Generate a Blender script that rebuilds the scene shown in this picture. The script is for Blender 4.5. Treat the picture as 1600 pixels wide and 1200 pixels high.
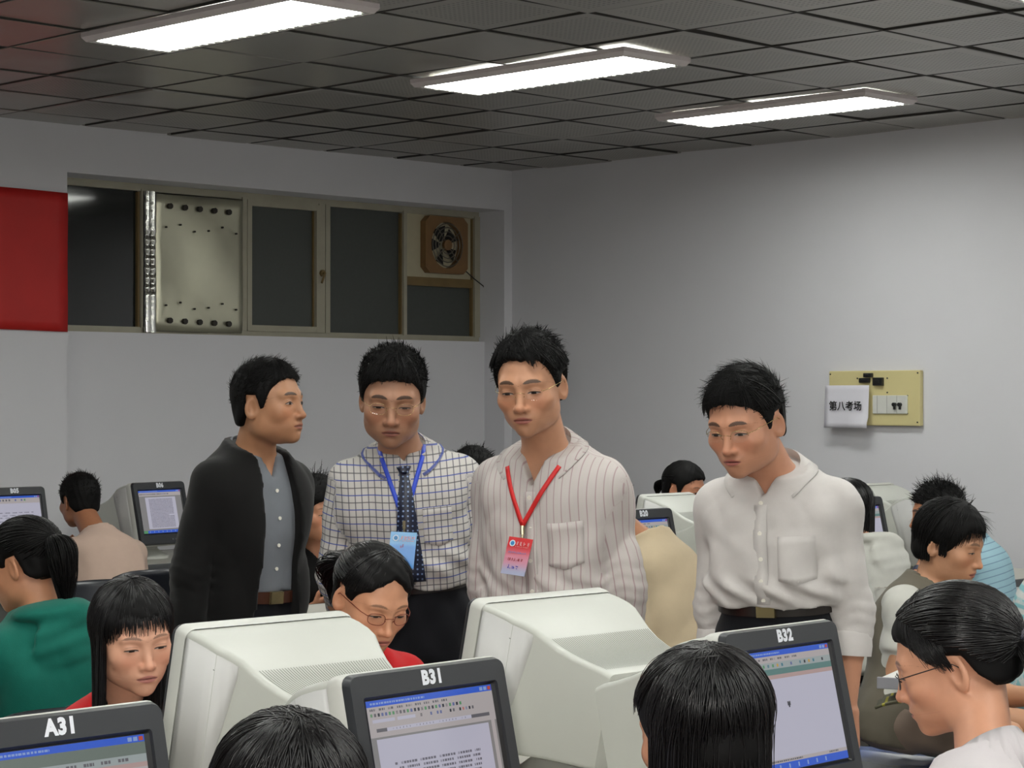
# A crowded computer room during an examination: four men stand in the aisle among seated students at CRT monitors.
import bpy, math, random
import numpy as np
from mathutils import Matrix, Vector

for _o in list(bpy.data.objects):
    bpy.data.objects.remove(_o)
scene = bpy.context.scene
COL = scene.collection
R = math.radians

# ------------------------------------------------------------------ camera, world, light, exposure
FPX, HZ, CAM_Z = 3350.0, 622.0, 1.55          # focal length in pixels, horizon row, eye height
cam_data = bpy.data.cameras.new('camera')
cam_data.sensor_width = 36.0
cam_data.lens = 36.0 * FPX / 1600.0
cam_data.clip_start = 0.05
cam = bpy.data.objects.new('camera', cam_data)
COL.objects.link(cam)
cam.location = (0, 0, CAM_Z)
cam.rotation_euler = (R(90) + math.atan((HZ - 600) / FPX), 0, R(-45))
scene.camera = cam

world = bpy.data.worlds.new('world')
scene.world = world
world.use_nodes = True
world.node_tree.nodes['Background'].inputs['Color'].default_value = (0.010, 0.012, 0.016, 1)   # night outside
world.node_tree.nodes['Background'].inputs['Strength'].default_value = 0.3

flash_data = bpy.data.lights.new('camera_flash', 'SPOT')       # the photographer's flash, beside the lens
flash_data.energy = 235.0
flash_data.color = (1.0, 0.96, 0.91)
flash_data.shadow_soft_size = 0.03
flash_data.spot_size = R(68)
flash_data.spot_blend = 1.0
flash = bpy.data.objects.new('camera_flash', flash_data)
COL.objects.link(flash)
flash.location = (-0.035, 0.035, CAM_Z + 0.05)
flash.rotation_euler = (R(91), 0, R(-45))
TUBE_STRENGTH = 25.0

vs = scene.view_settings
vs.view_transform = 'Standard'
vs.look = 'None'
vs.gamma = 1.0
vs.use_curve_mapping = False
vs.exposure = 0.0
scene.cycles.max_bounces = 6
scene.cycles.diffuse_bounces = 3
scene.cycles.glossy_bounces = 3
scene.cycles.sample_clamp_indirect = 4.0

# ------------------------------------------------------------------ measuring helpers (metres; room axes run along the walls)
S2 = math.sqrt(0.5)
def room_xy(X, Y):
    "camera-aligned (right, away) to room (x along the window wall, y along the board wall)"
    return ((X + Y) * S2, (Y - X) * S2)
def spot(px, py, Y):
    "the room point seen at a picture position at depth Y"
    x, y = room_xy((px - 800.0) / FPX * Y, Y)
    return Vector((x, y, CAM_Z - (py - HZ) / FPX * Y))

# ------------------------------------------------------------------ materials
MATS = {}
def lin(c):
    return tuple(((v / 255) / 12.92 if v / 255 <= 0.04045 else ((v / 255 + 0.055) / 1.055) ** 2.4) for v in c)
class NT:
    "small node-graph helper"
    def __init__(self, m):
        m.use_nodes = True
        self.t = m.node_tree
        self.b = self.t.nodes['Principled BSDF']
    def n(self, kind, **kw):
        nd = self.t.nodes.new(kind)
        for k, v in kw.items():
            setattr(nd, k, v)
        return nd
    def l(self, a, b):
        self.t.links.new(a, b)
    def m(self, op, a, b=None, c=None, clamp=False):
        nd = self.n('ShaderNodeMath', operation=op, use_clamp=clamp)
        for i, v in enumerate((a, b, c)):
            if v is None:
                continue
            if isinstance(v, (int, float)):
                nd.inputs[i].default_value = v
            else:
                self.l(v, nd.inputs[i])
        return nd.outputs[0]
    def step(self, x, lo, hi):
        nd = self.n('ShaderNodeMapRange', interpolation_type='SMOOTHSTEP')
        nd.inputs[1].default_value = lo
        nd.inputs[2].default_value = hi
        self.l(x, nd.inputs[0])
        return nd.outputs[0]
    def mix(self, f, a, b):
        nd = self.n('ShaderNodeMix', data_type='RGBA')
        for s, v in ((nd.inputs[0], f), (nd.inputs[6], a), (nd.inputs[7], b)):
            if isinstance(v, (int, float)):
                s.default_value = v
            elif isinstance(v, tuple):
                s.default_value = v + (1,) if len(v) == 3 else v
            else:
                self.l(v, s)
        return nd.outputs[2]
    def coord(self, kind='Object'):
        return self.n('ShaderNodeTexCoord').outputs[kind]
    def attr(self, name):
        return self.n('ShaderNodeAttribute', attribute_name=name)
    def xyz(self, v):
        nd = self.n('ShaderNodeSeparateXYZ')
        self.l(v, nd.inputs[0])
        return nd.outputs
    def noise(self, v, scale, detail=3.0, rough=0.55):
        nd = self.n('ShaderNodeTexNoise')
        nd.inputs['Scale'].default_value = scale
        nd.inputs['Detail'].default_value = detail
        nd.inputs['Roughness'].default_value = rough
        if v is not None:
            self.l(v, nd.inputs['Vector'])
        return nd.outputs[0]
    def bump(self, h, strength=0.2, dist=0.01):
        nd = self.n('ShaderNodeBump')
        nd.inputs['Strength'].default_value = strength
        nd.inputs['Distance'].default_value = dist
        self.l(h, nd.inputs['Height'])
        self.l(nd.outputs[0], self.b.inputs['Normal'])
        return nd
def mat(name, rgb, rough=0.5, metal=0.0, var=0.08, scale=18.0, bump=0.0, bscale=120.0, spec=0.5, emit=None, estr=0.0, sheen=0.0):
    "principled material with a noise-varied colour; rgb is the sRGB colour of the thing itself"
    if name in MATS:
        return MATS[name]
    m = bpy.data.materials.new(name)
    g = NT(m)
    c = lin(rgb)
    co = g.coord()
    f = g.noise(co, scale)
    lo = tuple(v * (1 - var) for v in c)
    hi = tuple(min(1, v * (1 + var)) for v in c)
    g.l(g.mix(f, lo, hi), g.b.inputs['Base Color'])
    g.b.inputs['Roughness'].default_value = rough
    g.b.inputs['Metallic'].default_value = metal
    g.b.inputs['Specular IOR Level'].default_value = spec
    if sheen:
        g.b.inputs['Sheen Weight'].default_value = sheen
    if bump:
        g.bump(g.noise(co, bscale, 2.0), bump, 0.004)
    if emit is not None:
        g.b.inputs['Emission Color'].default_value = lin(emit) + (1,)
        g.b.inputs['Emission Strength'].default_value = estr
    MATS[name] = m
    return m

# ------------------------------------------------------------------ mesh helpers
class MB:
    "collects polygons, then links them as one mesh object"
    def __init__(self):
        self.v, self.f, self.mi = [], [], []
    def add(self, verts, faces, mi=0):
        o = len(self.v)
        self.v.extend([tuple(p) for p in verts])
        self.f.extend([tuple(i + o for i in f) for f in faces])
        self.mi.extend([mi] * len(faces))
        return self
    def box(self, x0, x1, y0, y1, z0, z1, mi=0, M=None):
        vs_ = [(x, y, z) for z in (z0, z1) for y in (y0, y1) for x in (x0, x1)]
        if M is not None:
            vs_ = [M @ Vector(p) for p in vs_]
        return self.add(vs_, [(0, 2, 3, 1), (4, 5, 7, 6), (0, 1, 5, 4), (2, 6, 7, 3), (0, 4, 6, 2), (1, 3, 7, 5)], mi)
    def quad(self, a, b, c, d, mi=0):
        return self.add([a, b, c, d], [(0, 1, 2, 3)], mi)
    def rings(self, rings, mi=0, cap0=True, cap1=True, closed=True):
        "loft through rings of equal length"
        n = len(rings[0])
        vs_ = [p for r in rings for p in r]
        fs = []
        for i in range(len(rings) - 1):
            for j in range(n if closed else n - 1):
                k = (j + 1) % n
                fs.append((i * n + j, i * n + k, (i + 1) * n + k, (i + 1) * n + j))
        if cap0:
            fs.append(tuple(reversed(range(n))))
        if cap1:
            fs.append(tuple((len(rings) - 1) * n + j for j in range(n)))
        return self.add(vs_, fs, mi)
    def tube(self, pts, r, sides=8, mi=0, cap=True):
        pts = [Vector(p) for p in pts]
        rr = r if isinstance(r, (list, tuple)) else [r] * len(pts)
        rings, up = [], None
        for i, p in enumerate(pts):
            t = (pts[min(i + 1, len(pts) - 1)] - pts[max(i - 1, 0)]).normalized()
            if up is None:
                up = Vector((0, 0, 1)) if abs(t.z) < 0.9 else Vector((1, 0, 0))
            s = t.cross(up).normalized()
            up = s.cross(t).normalized()
            rings.append([p + (s * math.cos(2 * math.pi * k / sides) + up * math.sin(2 * math.pi * k / sides)) * rr[i] for k in range(sides)])
        return self.rings(rings, mi, cap, cap)
    def disc(self, c, nrm, r, h, sides=12, mi=0):
        c, nrm = Vector(c), Vector(nrm).normalized()
        return self.tube([c, c + nrm * h], r, sides, mi)
    def build(self, name, mats, parent=None, smooth=None, bevel=0.0):
        me = bpy.data.meshes.new(name)
        me.from_pydata(self.v, [], self.f)
        for m in (mats if isinstance(mats, (list, tuple)) else [mats]):
            me.materials.append(m)
        me.polygons.foreach_set('material_index', self.mi)
        me.validate()
        me.update()
        return link(name, me, parent, smooth, bevel)
def link(name, me, parent=None, smooth=None, bevel=0.0):
    ob = bpy.data.objects.new(name, me)
    COL.objects.link(ob)
    if parent is not None:
        ob.parent = parent
    if smooth == True and smooth is not None:
        me.polygons.foreach_set('use_smooth', [True] * len(me.polygons))
    elif smooth:
        me.polygons.foreach_set('use_smooth', [True] * len(me.polygons))
        me.set_sharp_from_angle(angle=R(smooth))
    if bevel:
        b = ob.modifiers.new('bevel', 'BEVEL')
        b.width = bevel
        b.segments = 2
        b.limit_method = 'ANGLE'
        b.angle_limit = R(40)
    return ob
def thing(name, label, cat, loc=(0, 0, 0), rz=0.0, group=None):
    o = bpy.data.objects.new(name, None)
    o.empty_display_size = 0.1
    COL.objects.link(o)
    o.location = loc
    o.rotation_euler = (0, 0, rz)
    tag(o, label, cat, group)
    return o
def tag(o, label, cat, group=None):
    o['label'] = label
    o['category'] = cat
    if group:
        o['group'] = group
    return o
def struct(o):
    o['kind'] = 'structure'
    return o
def copy_tree(o, parent=None):
    c = o.copy()
    COL.objects.link(c)
    if parent is not None:
        c.parent = parent
        c.matrix_parent_inverse = o.matrix_parent_inverse.copy()
    for ch in list(o.children):
        copy_tree(ch, c)
    return c
def text_mesh(body, size, bold=0.0, depth=0.0, squeeze=1.0, space=1.0):
    "lettering as a mesh centred on its own middle, lying in the local xy plane"
    cu = bpy.data.curves.new('lettering', 'FONT')
    cu.body = body
    cu.size = size
    cu.offset = bold
    cu.extrude = depth
    cu.resolution_u = 3
    cu.space_character = space
    cu.align_x, cu.align_y = 'CENTER', 'CENTER'
    ob = bpy.data.objects.new('lettering', cu)
    COL.objects.link(ob)
    dg = bpy.context.evaluated_depsgraph_get()
    me = bpy.data.meshes.new_from_object(ob.evaluated_get(dg))
    bpy.data.objects.remove(ob)
    if squeeze != 1.0:
        for v in me.vertices:
            v.co.x *= squeeze
    return me

# ------------------------------------------------------------------ the room
CX = 9.70                     # both visible walls stand at 9.70 m along their axes; the corner is farthest from the camera
CEIL = 3.0
RMIN = -3.2
M_WALL = mat('wall_paint', (211, 210, 214), 0.75, var=0.03, scale=3.0, bump=0.06, bscale=60)
M_FLOOR = mat('floor_terrazzo', (120, 116, 108), 0.4, var=0.12, scale=40)
M_TRIMW = mat('window_paint', (158, 153, 136), 0.55, var=0.14, scale=9)

b = MB(); b.box(RMIN, CX + 0.4, RMIN, CX + 0.5, -0.1, 0)
struct(b.build('floor', M_FLOOR))
b = MB(); b.box(CX, CX + 0.2, RMIN, CX + 0.5, 0, CEIL + 0.12)
struct(b.build('wall_right', M_WALL))
b = MB(); b.box(RMIN - 0.2, RMIN, RMIN, CX, 0, CEIL + 0.12)
struct(b.build('wall_behind_left', M_WALL))
b = MB(); b.box(RMIN - 0.2, CX + 0.2, RMIN - 0.2, RMIN, 0, CEIL + 0.12)
struct(b.build('wall_behind_right', M_WALL))
# window wall: beam, corner pier and left pier stand forward; the wall under the window sits 0.18 back, the window 0.25 back
WX0, WX1, WZ0, WZ1 = 6.365, 9.63, 1.912, 2.748
WY, LOWY = 9.95, 9.88
b = MB()
b.box(RMIN, WX0, CX, CX + 0.4, 0, CEIL + 0.12)
b.box(WX1, CX, CX, CX + 0.4, 0, CEIL + 0.12)
b.box(WX0, WX1, CX, CX + 0.4, WZ1, CEIL + 0.12)
b.box(WX0, WX1, LOWY, CX + 0.4, 0, WZ0)
b.box(WX0, WX1, WY + 0.06, CX + 0.4, WZ0, WZ1)
struct(b.build('wall_left', M_WALL))
b = MB(); b.box(RMIN, WX0, CX - 0.012, CX, 0, 0.12); b.box(WX0, WX1, LOWY - 0.012, LOWY, 0, 0.12)
struct(b.build('baseboard_left', mat('skirting', (92, 84, 74), 0.5)))
b = MB(); b.box(CX - 0.012, CX, RMIN, CX - 0.012, 0, 0.12)
struct(b.build('baseboard_right', MATS['skirting']))

# ceiling: slab above, metal tiles hung below it, each tile a piece of its own in view
def tile_material(name, perforated):
    m = bpy.data.materials.new(name)
    g = NT(m)
    co = g.coord()
    inf = g.n('ShaderNodeObjectInfo')
    base = g.mix(inf.outputs['Random'], lin((150, 147, 141)), lin((168, 165, 158)))
    n1 = g.noise(co, 2.2, 3)
    base = g.mix(g.m('MULTIPLY', n1, 0.35), base, lin((128, 124, 118)))
    g.b.inputs['Metallic'].default_value = 0.5
    g.b.inputs['Roughness'].default_value = 0.34 if perforated else 0.27
    if perforated:
        s = g.xyz(co)
        dx = g.m('SUBTRACT', g.m('FRACT', g.m('MULTIPLY', s[0], 40)), 0.5)
        dy = g.m('SUBTRACT', g.m('FRACT', g.m('MULTIPLY', s[1], 40)), 0.5)
        d = g.m('SQRT', g.m('ADD', g.m('MULTIPLY', dx, dx), g.m('MULTIPLY', dy, dy)))
        hole = g.m('SUBTRACT', 1.0, g.step(d, 0.16, 0.3))
        inx = g.m('LESS_THAN', g.m('ABSOLUTE', s[0]), 0.2)
        iny = g.m('LESS_THAN', g.m('ABSOLUTE', s[1]), 0.2)
        hole = g.m('MULTIPLY', hole, g.m('MULTIPLY', inx, iny))
        base = g.mix(g.m('MULTIPLY', hole, 0.75), base, lin((28, 28, 26)))
    g.l(base, g.b.inputs['Base Color'])
    g.bump(g.noise(co, 1.6, 2), 0.35, 0.02)
    MATS[name] = m
    return m
TILE = 0.556
M_TILE = [tile_material('perforated_metal_tile', True), tile_material('plain_metal_tile', False)]
b = MB(); b.box(RMIN, CX, RMIN, CX, CEIL + 0.03, CEIL + 0.12)
ceiling = struct(b.build('ceiling', mat('ceiling_void', (38, 37, 34), 0.8)))
def tile_mesh(m, nm):
    h = TILE / 2 - 0.006
    bb = MB()
    e = 0.012
    lo = [(-h, -h, 0.004), (h, -h, 0.004), (h, h, 0.004), (-h, h, 0.004)]
    inn = [(-h + e, -h + e, 0), (h - e, -h + e, 0), (h - e, h - e, 0), (-h + e, h - e, 0)]
    up = [(x, y, 0.022) for x, y, z in lo]
    bb.rings([up, lo, inn], cap0=False)
    me = bpy.data.meshes.new(nm)
    me.from_pydata(bb.v, [], [tuple(reversed(f)) for f in bb.f])
    me.materials.append(m)
    return me
TM = [tile_mesh(M_TILE[0], 'perforated_tile'), tile_mesh(M_TILE[1], 'plain_tile')]
rnd = random.Random(4)
rest = MB()
kx0, kx1 = int((RMIN - 5.89) / TILE) - 1, int((CX - 5.89) / TILE) + 1
for i in range(kx0, kx1 + 1):
    for j in range(kx0, kx1 + 2):
        x, y = 5.89 + (i + 0.5) * TILE, 5.49 + (j + 0.5) * TILE
        if x - TILE / 2 < RMIN or y - TILE / 2 < RMIN or x - TILE / 2 > CX - 0.03 or y - TILE / 2 > CX - 0.03:
            continue
        X, Y = (x - y) * S2, (x + y) * S2
        edge = x + TILE / 2 > CX or y + TILE / 2 > CX
        inview = Y > 6.6 and abs(X) < 0.245 * Y + 0.6
        if inview:
            me = TM[1] if (x < 6.6 and y > 6.2 and rnd.random() < 0.9) else TM[0]
            t = bpy.data.objects.new('ceiling_tile', me)
            COL.objects.link(t)
            t.parent = ceiling
            t.location = (x, y, CEIL + rnd.uniform(-0.004, 0.003))
            t.rotation_euler = (R(rnd.gauss(0, 0.35)), R(rnd.gauss(0, 0.35)), 0)
            if edge:          # cut tiles along the walls
                sx = (CX - (x - TILE / 2)) / TILE if x + TILE / 2 > CX else 1
                sy = (CX - (y - TILE / 2)) / TILE if y + TILE / 2 > CX else 1
                t.scale = (sx, sy, 1)
                t.location.x = x - TILE / 2 + sx * TILE / 2
                t.location.y = y - TILE / 2 + sy * TILE / 2
        else:
            h = TILE / 2 - 0.006
            rest.box(x - h, min(x + h, CX), y - h, min(y + h, CX), CEIL, CEIL + 0.02)
M_RUN = mat('ceiling_runner', (44, 42, 38), 0.6)
for k in range(-14, 8):
    for ax in (0, 1):
        v = (5.89, 5.49)[ax] + k * TILE
        lo_v = 1.0
        if v > CX - 0.05 or v < lo_v:
            continue
        bb = MB()
        if ax == 0:
            bb.box(v - 0.004, v + 0.004, lo_v, CX - 0.05, CEIL - 0.0035, CEIL + 0.025)
        else:
            bb.box(lo_v, CX - 0.05, v - 0.004, v + 0.004, CEIL - 0.003, CEIL + 0.0245)
        bb.build('ceiling_runner', M_RUN, ceiling)
ro = rest.build('ceiling_tiles_beyond_view', M_TILE[0], ceiling)
ro['kind'] = 'stuff'

# fluorescent troffers: pale frame, faceted reflector rim, glowing louvre
M_LFRAME = mat('lamp_frame_enamel', (205, 196, 196), 0.4)
M_REFL = mat('lamp_reflector', (215, 214, 205), 0.18, metal=0.8)
def tube_material():
    m = bpy.data.materials.new('lamp_diffuser_lit')
    g = NT(m)
    co = g.coord()
    s = g.xyz(co)
    ribs = g.m('ABSOLUTE', g.m('SINE', g.m('MULTIPLY', s[1], 130)))
    tubes = g.m('ABSOLUTE', g.m('SINE', g.m('MULTIPLY', g.m('ADD', s[0], 0.16), 19.6)))
    f = g.m('ADD', g.m('MULTIPLY', tubes, 0.35), g.m('MULTIPLY', ribs, 0.3))
    g.l(g.mix(f, (0.62, 0.65, 0.61), (1.0, 1.0, 0.97)), g.b.inputs['Emission Color'])
    g.b.inputs['Emission Strength'].default_value = TUBE_STRENGTH
    g.b.inputs['Base Color'].default_value = (0.8, 0.8, 0.78, 1)
    return m
M_TUBE = tube_material()
def make_light():
    root = thing('ceiling_light', 'light', 'light')
    W, L, D = 0.20, 0.64, 0.07
    fr = MB()
    def ring(hw, hl, z):
        return [(-hw, -hl, z), (hw, -hl, z), (hw, hl, z), (-hw, hl, z)]
    fr.rings([ring(W + 0.012, L + 0.012, 0), ring(W + 0.012, L + 0.012, -0.018), ring(W - 0.002, L - 0.002, -0.036), ring(W - 0.016, L - 0.016, -0.036), ring(W - 0.016, L - 0.016, -0.01)], cap0=False, cap1=False)
    fr.build('frame', M_LFRAME, root)
    rf = MB()
    hw, hl = W - 0.016, L - 0.016
    def scallop(ax, sgn, n):
        for k in range(n):
            a0, a1 = -1 + 2 * k / n, -1 + 2 * (k + 1) / n
            am = (a0 + a1) / 2
            if ax == 0:
                p = lambda a, o, z: (sgn * (hw - o), a * hl, z)
            else:
                p = lambda a, o, z: (a * hw, sgn * (hl - o), z)
            rf.add([p(a0, 0, -0.036), p(a1, 0, -0.036), p(a1, 0.03, -0.010), p(a0, 0.03, -0.010), p(am, 0.022, -0.030)], [(0, 1, 4), (1, 2, 4), (2, 3, 4), (3, 0, 4)])
    scallop(0, 1, 26); scallop(0, -1, 26); scallop(1, 1, 8); scallop(1, -1, 8)
    rf.build('reflector_rim', M_REFL, root)
    df = MB()
    df.box(-hw + 0.02, hw - 0.02, -hl + 0.02, hl - 0.02, -0.036, -0.030)
    d = df.build('diffuser', M_TUBE, root)
    lv = MB()
    for k in range(25):
        y = -hl + 0.03 + (2 * hl - 0.06) * k / 24
        lv.box(-hw + 0.004, hw - 0.004, y - 0.0015, y + 0.0015, -0.0385, -0.0362)
    for x in (-0.085, 0, 0.085):
        lv.box(x - 0.002, x + 0.002, -hl + 0.004, hl - 0.004, -0.0384, -0.0363)
    lv.build('louvre', mat('louvre_bright', (240, 240, 232), 0.3), root)
    return root
lamp = make_light()
LABS = {(5.0, 6.55): 'recessed fluorescent ceiling light nearest the red banner, lit white',
        (6.76, 6.55): 'lit fluorescent ceiling light, the middle one of the three',
        (8.44, 6.55): 'lit fluorescent ceiling light nearest the board on the plain wall',
        (6.77, 3.48): 'fluorescent ceiling light whose tip shows in the upper right corner'}
first = True
for y in (6.55, 3.48, 0.45, -2.4):
    for x in (-0.25, 1.5, 3.25, 5.0, 6.76, 8.44):
        if y == 6.55 and x < 1.5:
            continue
        o = lamp if first else copy_tree(lamp)
        first = False
        o.location = (x, y, CEIL - 0.004)
        nth = ('first', 'second', 'third', 'fourth', 'fifth', 'sixth')
        o['label'] = LABS.get((x, y), 'lit ceiling light out of view, %s row from the window, %s from the corner' % (nth[(6.55, 3.48, 0.45, -2.4).index(y)], nth[5 - (-0.25, 1.5, 3.25, 5.0, 6.76, 8.44).index(x)]))
        o['group'] = 'fluorescent ceiling lights'

# ------------------------------------------------------------------ window set in the left wall
def wx(px):
    r = (px - 800.0) / FPX
    return WY * (1 + r) / (1 - r)
win = thing('window_1', 'window', 'window')
for k in ('label', 'category'):
    del win[k]
struct(win)
M_GLASSD = mat('dark_window_glass', (26, 29, 28), 0.06, var=0.25, scale=2.0, spec=0.6)
M_GLASSM = mat('dusty_window_mesh', (66, 69, 66), 0.55, var=0.12, scale=60)
M_OCHRE = mat('old_window_timber', (112, 92, 56), 0.6, var=0.25, scale=12)
M_CREAM = mat('cream_board', (176, 168, 142), 0.6, var=0.1)
def wbox(name, p0, p1, z0, z1, y0, y1, m, par=win, bev=0.0):
    bb = MB(); bb.box(wx(p0), wx(p1), y0, y1, z0, z1)
    return bb.build(name, m, par, bevel=bev)
Z0, Z1 = WZ0, WZ1
wbox('window_rail', 60, 745, Z0, Z0 + 0.035, WY - 0.02, WY + 0.05, M_TRIMW)
wbox('window_rail', 60, 745, Z1 - 0.04, Z1, WY - 0.02, WY + 0.05, M_TRIMW)
for a, c in ((216, 222), (374, 382), (494, 503), (504, 511), (626, 631), (737, 745)):
    wbox('mullion', a, c, Z0 + 0.03, Z1 - 0.03, WY - 0.03, WY + 0.05, M_TRIMW)
wbox('pane', 60, 217, Z0 + 0.03, Z1 - 0.03, WY + 0.01, WY + 0.02, M_GLASSD)
wbox('pane', 388, 490, Z0 + 0.06, Z1 - 0.07, WY + 0.0, WY + 0.01, M_GLASSM)
wbox('pane', 511, 627, Z0 + 0.03, Z1 - 0.03, WY + 0.01, WY + 0.02, M_GLASSM)
wbox('pane', 631, 737, Z0 + 0.03, Z0 + 0.345, WY + 0.01, WY + 0.02, M_GLASSM)
wbox('fan_board', 631, 737, Z0 + 0.40, Z1 - 0.03, WY + 0.0, WY + 0.02, M_CREAM)
wbox('window_rail', 631, 737, Z0 + 0.345, Z0 + 0.40, WY - 0.015, WY + 0.03, M_OCHRE)
# casement leaf slightly proud with its timber beading
for a, c in ((381, 388), (489, 495)):
    wbox('casement_stile', a, c, Z0 + 0.03, Z1 - 0.04, WY - 0.035, WY + 0.02, M_TRIMW)
wbox('casement_rail', 381, 495, Z0 + 0.03, Z0 + 0.065, WY - 0.034, WY + 0.02, M_TRIMW)
wbox('casement_rail', 381, 495, Z1 - 0.075, Z1 - 0.04, WY - 0.034, WY + 0.02, M_TRIMW)
for a, c, za, zb in ((387, 390, .062, .76), (487, 490, .062, .76), (510, 513, .03, .79), (624, 627, .03, .79), (735, 738, .03, .79), (629, 632, .03, .79), (213, 217, .03, .79)):
    wbox('glazing_bead', a, c, Z0 + za, Z0 + zb, WY - 0.012, WY + 0.012, M_OCHRE)
bb = MB(); bb.tube([(wx(497), WY - 0.03, 2.30), (wx(497), WY - 0.065, 2.30), (wx(491), WY - 0.07, 2.24)], 0.007, 6)
bb.disc((wx(497), WY - 0.03, 2.30), (0, -1, 0), 0.02, 0.02)
bb.build('window_latch', M_OCHRE, win)
# exhaust fan let into the cream board
fan = thing('exhaust_fan', 'square exhaust fan with wire guard, set in the upper right window pane', 'fan', (wx(690), WY, 2.52))
fw = (wx(717) - wx(651)) / 2
fh = 0.18
bb = MB()
n = 28
def sq(k, hw, hh):
    a = 2 * math.pi * k / n
    c, s = math.cos(a), math.sin(a)
    q = max(abs(c), abs(s))
    return (hw * c / q, hh * s / q)
outer0 = [(sq(k, fw, fh)[0], 0.0, sq(k, fw, fh)[1]) for k in range(n)]
outer1 = [(sq(k, fw, fh)[0], -0.05, sq(k, fw, fh)[1]) for k in range(n)]
hole1 = [(0.135 * math.cos(2 * math.pi * k / n), -0.05, 0.148 * math.sin(2 * math.pi * k / n)) for k in range(n)]
hole0 = [(p[0], 0.02, p[2]) for p in hole1]
bb.rings([outer0, outer1, hole1, hole0], cap0=False, cap1=False)
bb.build('fan_frame', mat('fan_frame_brown', (120, 88, 52), 0.5, var=0.2), fan)
bb = MB(); bb.disc((0, 0.005, 0), (0, 1, 0), 0.136, 0.006, 24)
bb.build('fan_back', mat('fan_dark', (12, 12, 12), 0.6), fan)
for k in range(5):
    a = 2 * math.pi * k / 5 + 0.3
    c, s = math.cos(a), math.sin(a)
    c2, s2 = math.cos(a + 0.75), math.sin(a + 0.75)
    bb = MB()
    bb.add([(0.03 * c, -0.02, 0.03 * s), (0.125 * c, -0.03, 0.125 * s), (0.125 * c2, -0.002, 0.125 * s2), (0.03 * c2, -0.004, 0.03 * s2),
            (0.03 * c, -0.016, 0.03 * s), (0.125 * c, -0.026, 0.125 * s), (0.125 * c2, 0.002, 0.125 * s2), (0.03 * c2, 0.0, 0.03 * s2)],
           [(0, 1, 2, 3), (7, 6, 5, 4), (0, 4, 5, 1), (1, 5, 6, 2), (2, 6, 7, 3), (3, 7, 4, 0)])
    bb.build('fan_blade', mat('fan_blade_grey', (16, 17, 17), 0.7), fan)
bb = MB(); bb.disc((0, -0.04, 0), (0, -1, 0), 0.034, 0.022, 16)
bb.build('fan_hub', MATS['fan_frame_brown'], fan)
bb = MB()
for rr in (0.055, 0.08, 0.105, 0.13):
    bb.tube([(rr * math.cos(2 * math.pi * k / 20), -0.058, rr * 1.06 * math.sin(2 * math.pi * k / 20)) for k in range(21)], 0.0036, 4)
for a in (0.7, 0.7 + math.pi / 2):
    bb.tube([(-0.14 * math.cos(a), -0.058, -0.14 * math.sin(a)), (0.14 * math.cos(a), -0.058, 0.14 * math.sin(a))], 0.0035, 4)
bb.build('wire_guard', mat('fan_wire', (92, 86, 76), 0.5), fan)
bb = MB(); bb.tube([(fw - 0.01, -0.03, -fh + 0.03), (fw + 0.07, -0.03, -fh - 0.02), (fw + 0.13, -0.06, -fh - 0.07), (fw + 0.14, -0.06, -fh - 0.10)], 0.004, 5)
bb.build('fan_cord', MATS['fan_dark'], fan)

# galvanised sheet bolted over one pane, crumpled duct strip beside it
M_GALV = mat('galvanised_sheet', (196, 194, 172), 0.33, metal=0.75, var=0.2, scale=3.5, bump=0.25, bscale=5)
sheet = thing('metal_sheet', 'galvanised metal sheet bolted over the second window pane', 'panel', (wx(306), WY - 0.04, Z0 + 0.40))
hw = (wx(374) - wx(239)) / 2
bb = MB()
N1, N2 = 16, 14
vsx = []
rr_ = random.Random(2)
for j in range(N2 + 1):
    for i in range(N1 + 1):
        u, v = i / N1 * 2 - 1, j / N2 * 2 - 1
        vsx.append((u * hw, -0.010 * math.sin(3.1 * u + 1.3 * v) * math.cos(2.2 * v) + rr_.gauss(0, 0.0009), v * 0.385))
fs = [(j * (N1 + 1) + i, j * (N1 + 1) + i + 1, (j + 1) * (N1 + 1) + i + 1, (j + 1) * (N1 + 1) + i) for j in range(N2) for i in range(N1)]
bb.add(vsx, fs)
so = bb.build('sheet', M_GALV, sheet, smooth=True)
md = so.modifiers.new('t', 'SOLIDIFY'); md.thickness = 0.003
M_BOLT = mat('rusty_bolt', (34, 28, 22), 0.6)
for v in (0.315, -0.33):
    for k in range(5):
        bb = MB(); bb.disc((-hw * 0.72 + hw * 1.36 * k / 4, -0.002, v - 0.012 * (k - 2) * 0.2), (0, -1, 0), 0.017, 0.02, 7)
        bb.build('bolt', M_BOLT, sheet)
bb = MB()
for v in (0.2, -0.24):
    for k in range(6):
        bb.disc((-hw * 0.8 + hw * 1.62 * k / 5, -0.004, v + 0.02 * math.sin(k * 2.0)), (0, -1, 0), 0.006, 0.012, 6)
bb.build('rivet_heads', M_BOLT, sheet)
strip = thing('metal_duct_strip', 'crumpled shiny metal strip standing beside the bolted sheet in the window', 'metal strip', (wx(229), WY - 0.035, Z0 + 0.40))
bb = MB()
for off in (-0.026, 0.012):
    rg = []
    for k in range(60):
        z = -0.395 + 0.79 * k / 59
        dent = 0.35 if abs(z) < 0.17 and (k % 4 < 2) else 0.0
        w = 0.021 * (1 - dent * 0.7)
        jx = rr_.gauss(0, 0.0012)
        rg.append([(off + jx + w * math.cos(a), -0.02 * (1 - dent) * math.sin(a) - 0.004, z) for a in [math.pi * t / 6 for t in range(7)]])
    bb.rings(rg, cap0=False, cap1=False, closed=False)
stp = bb.build('ribbed_strip', mat('crumpled_foil', (215, 215, 210), 0.12, metal=1.0, var=0.1), strip, smooth=40)
bb = MB(); bb.box(-0.045, 0.026, 0.0, 0.006, -0.395, 0.395)
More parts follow.
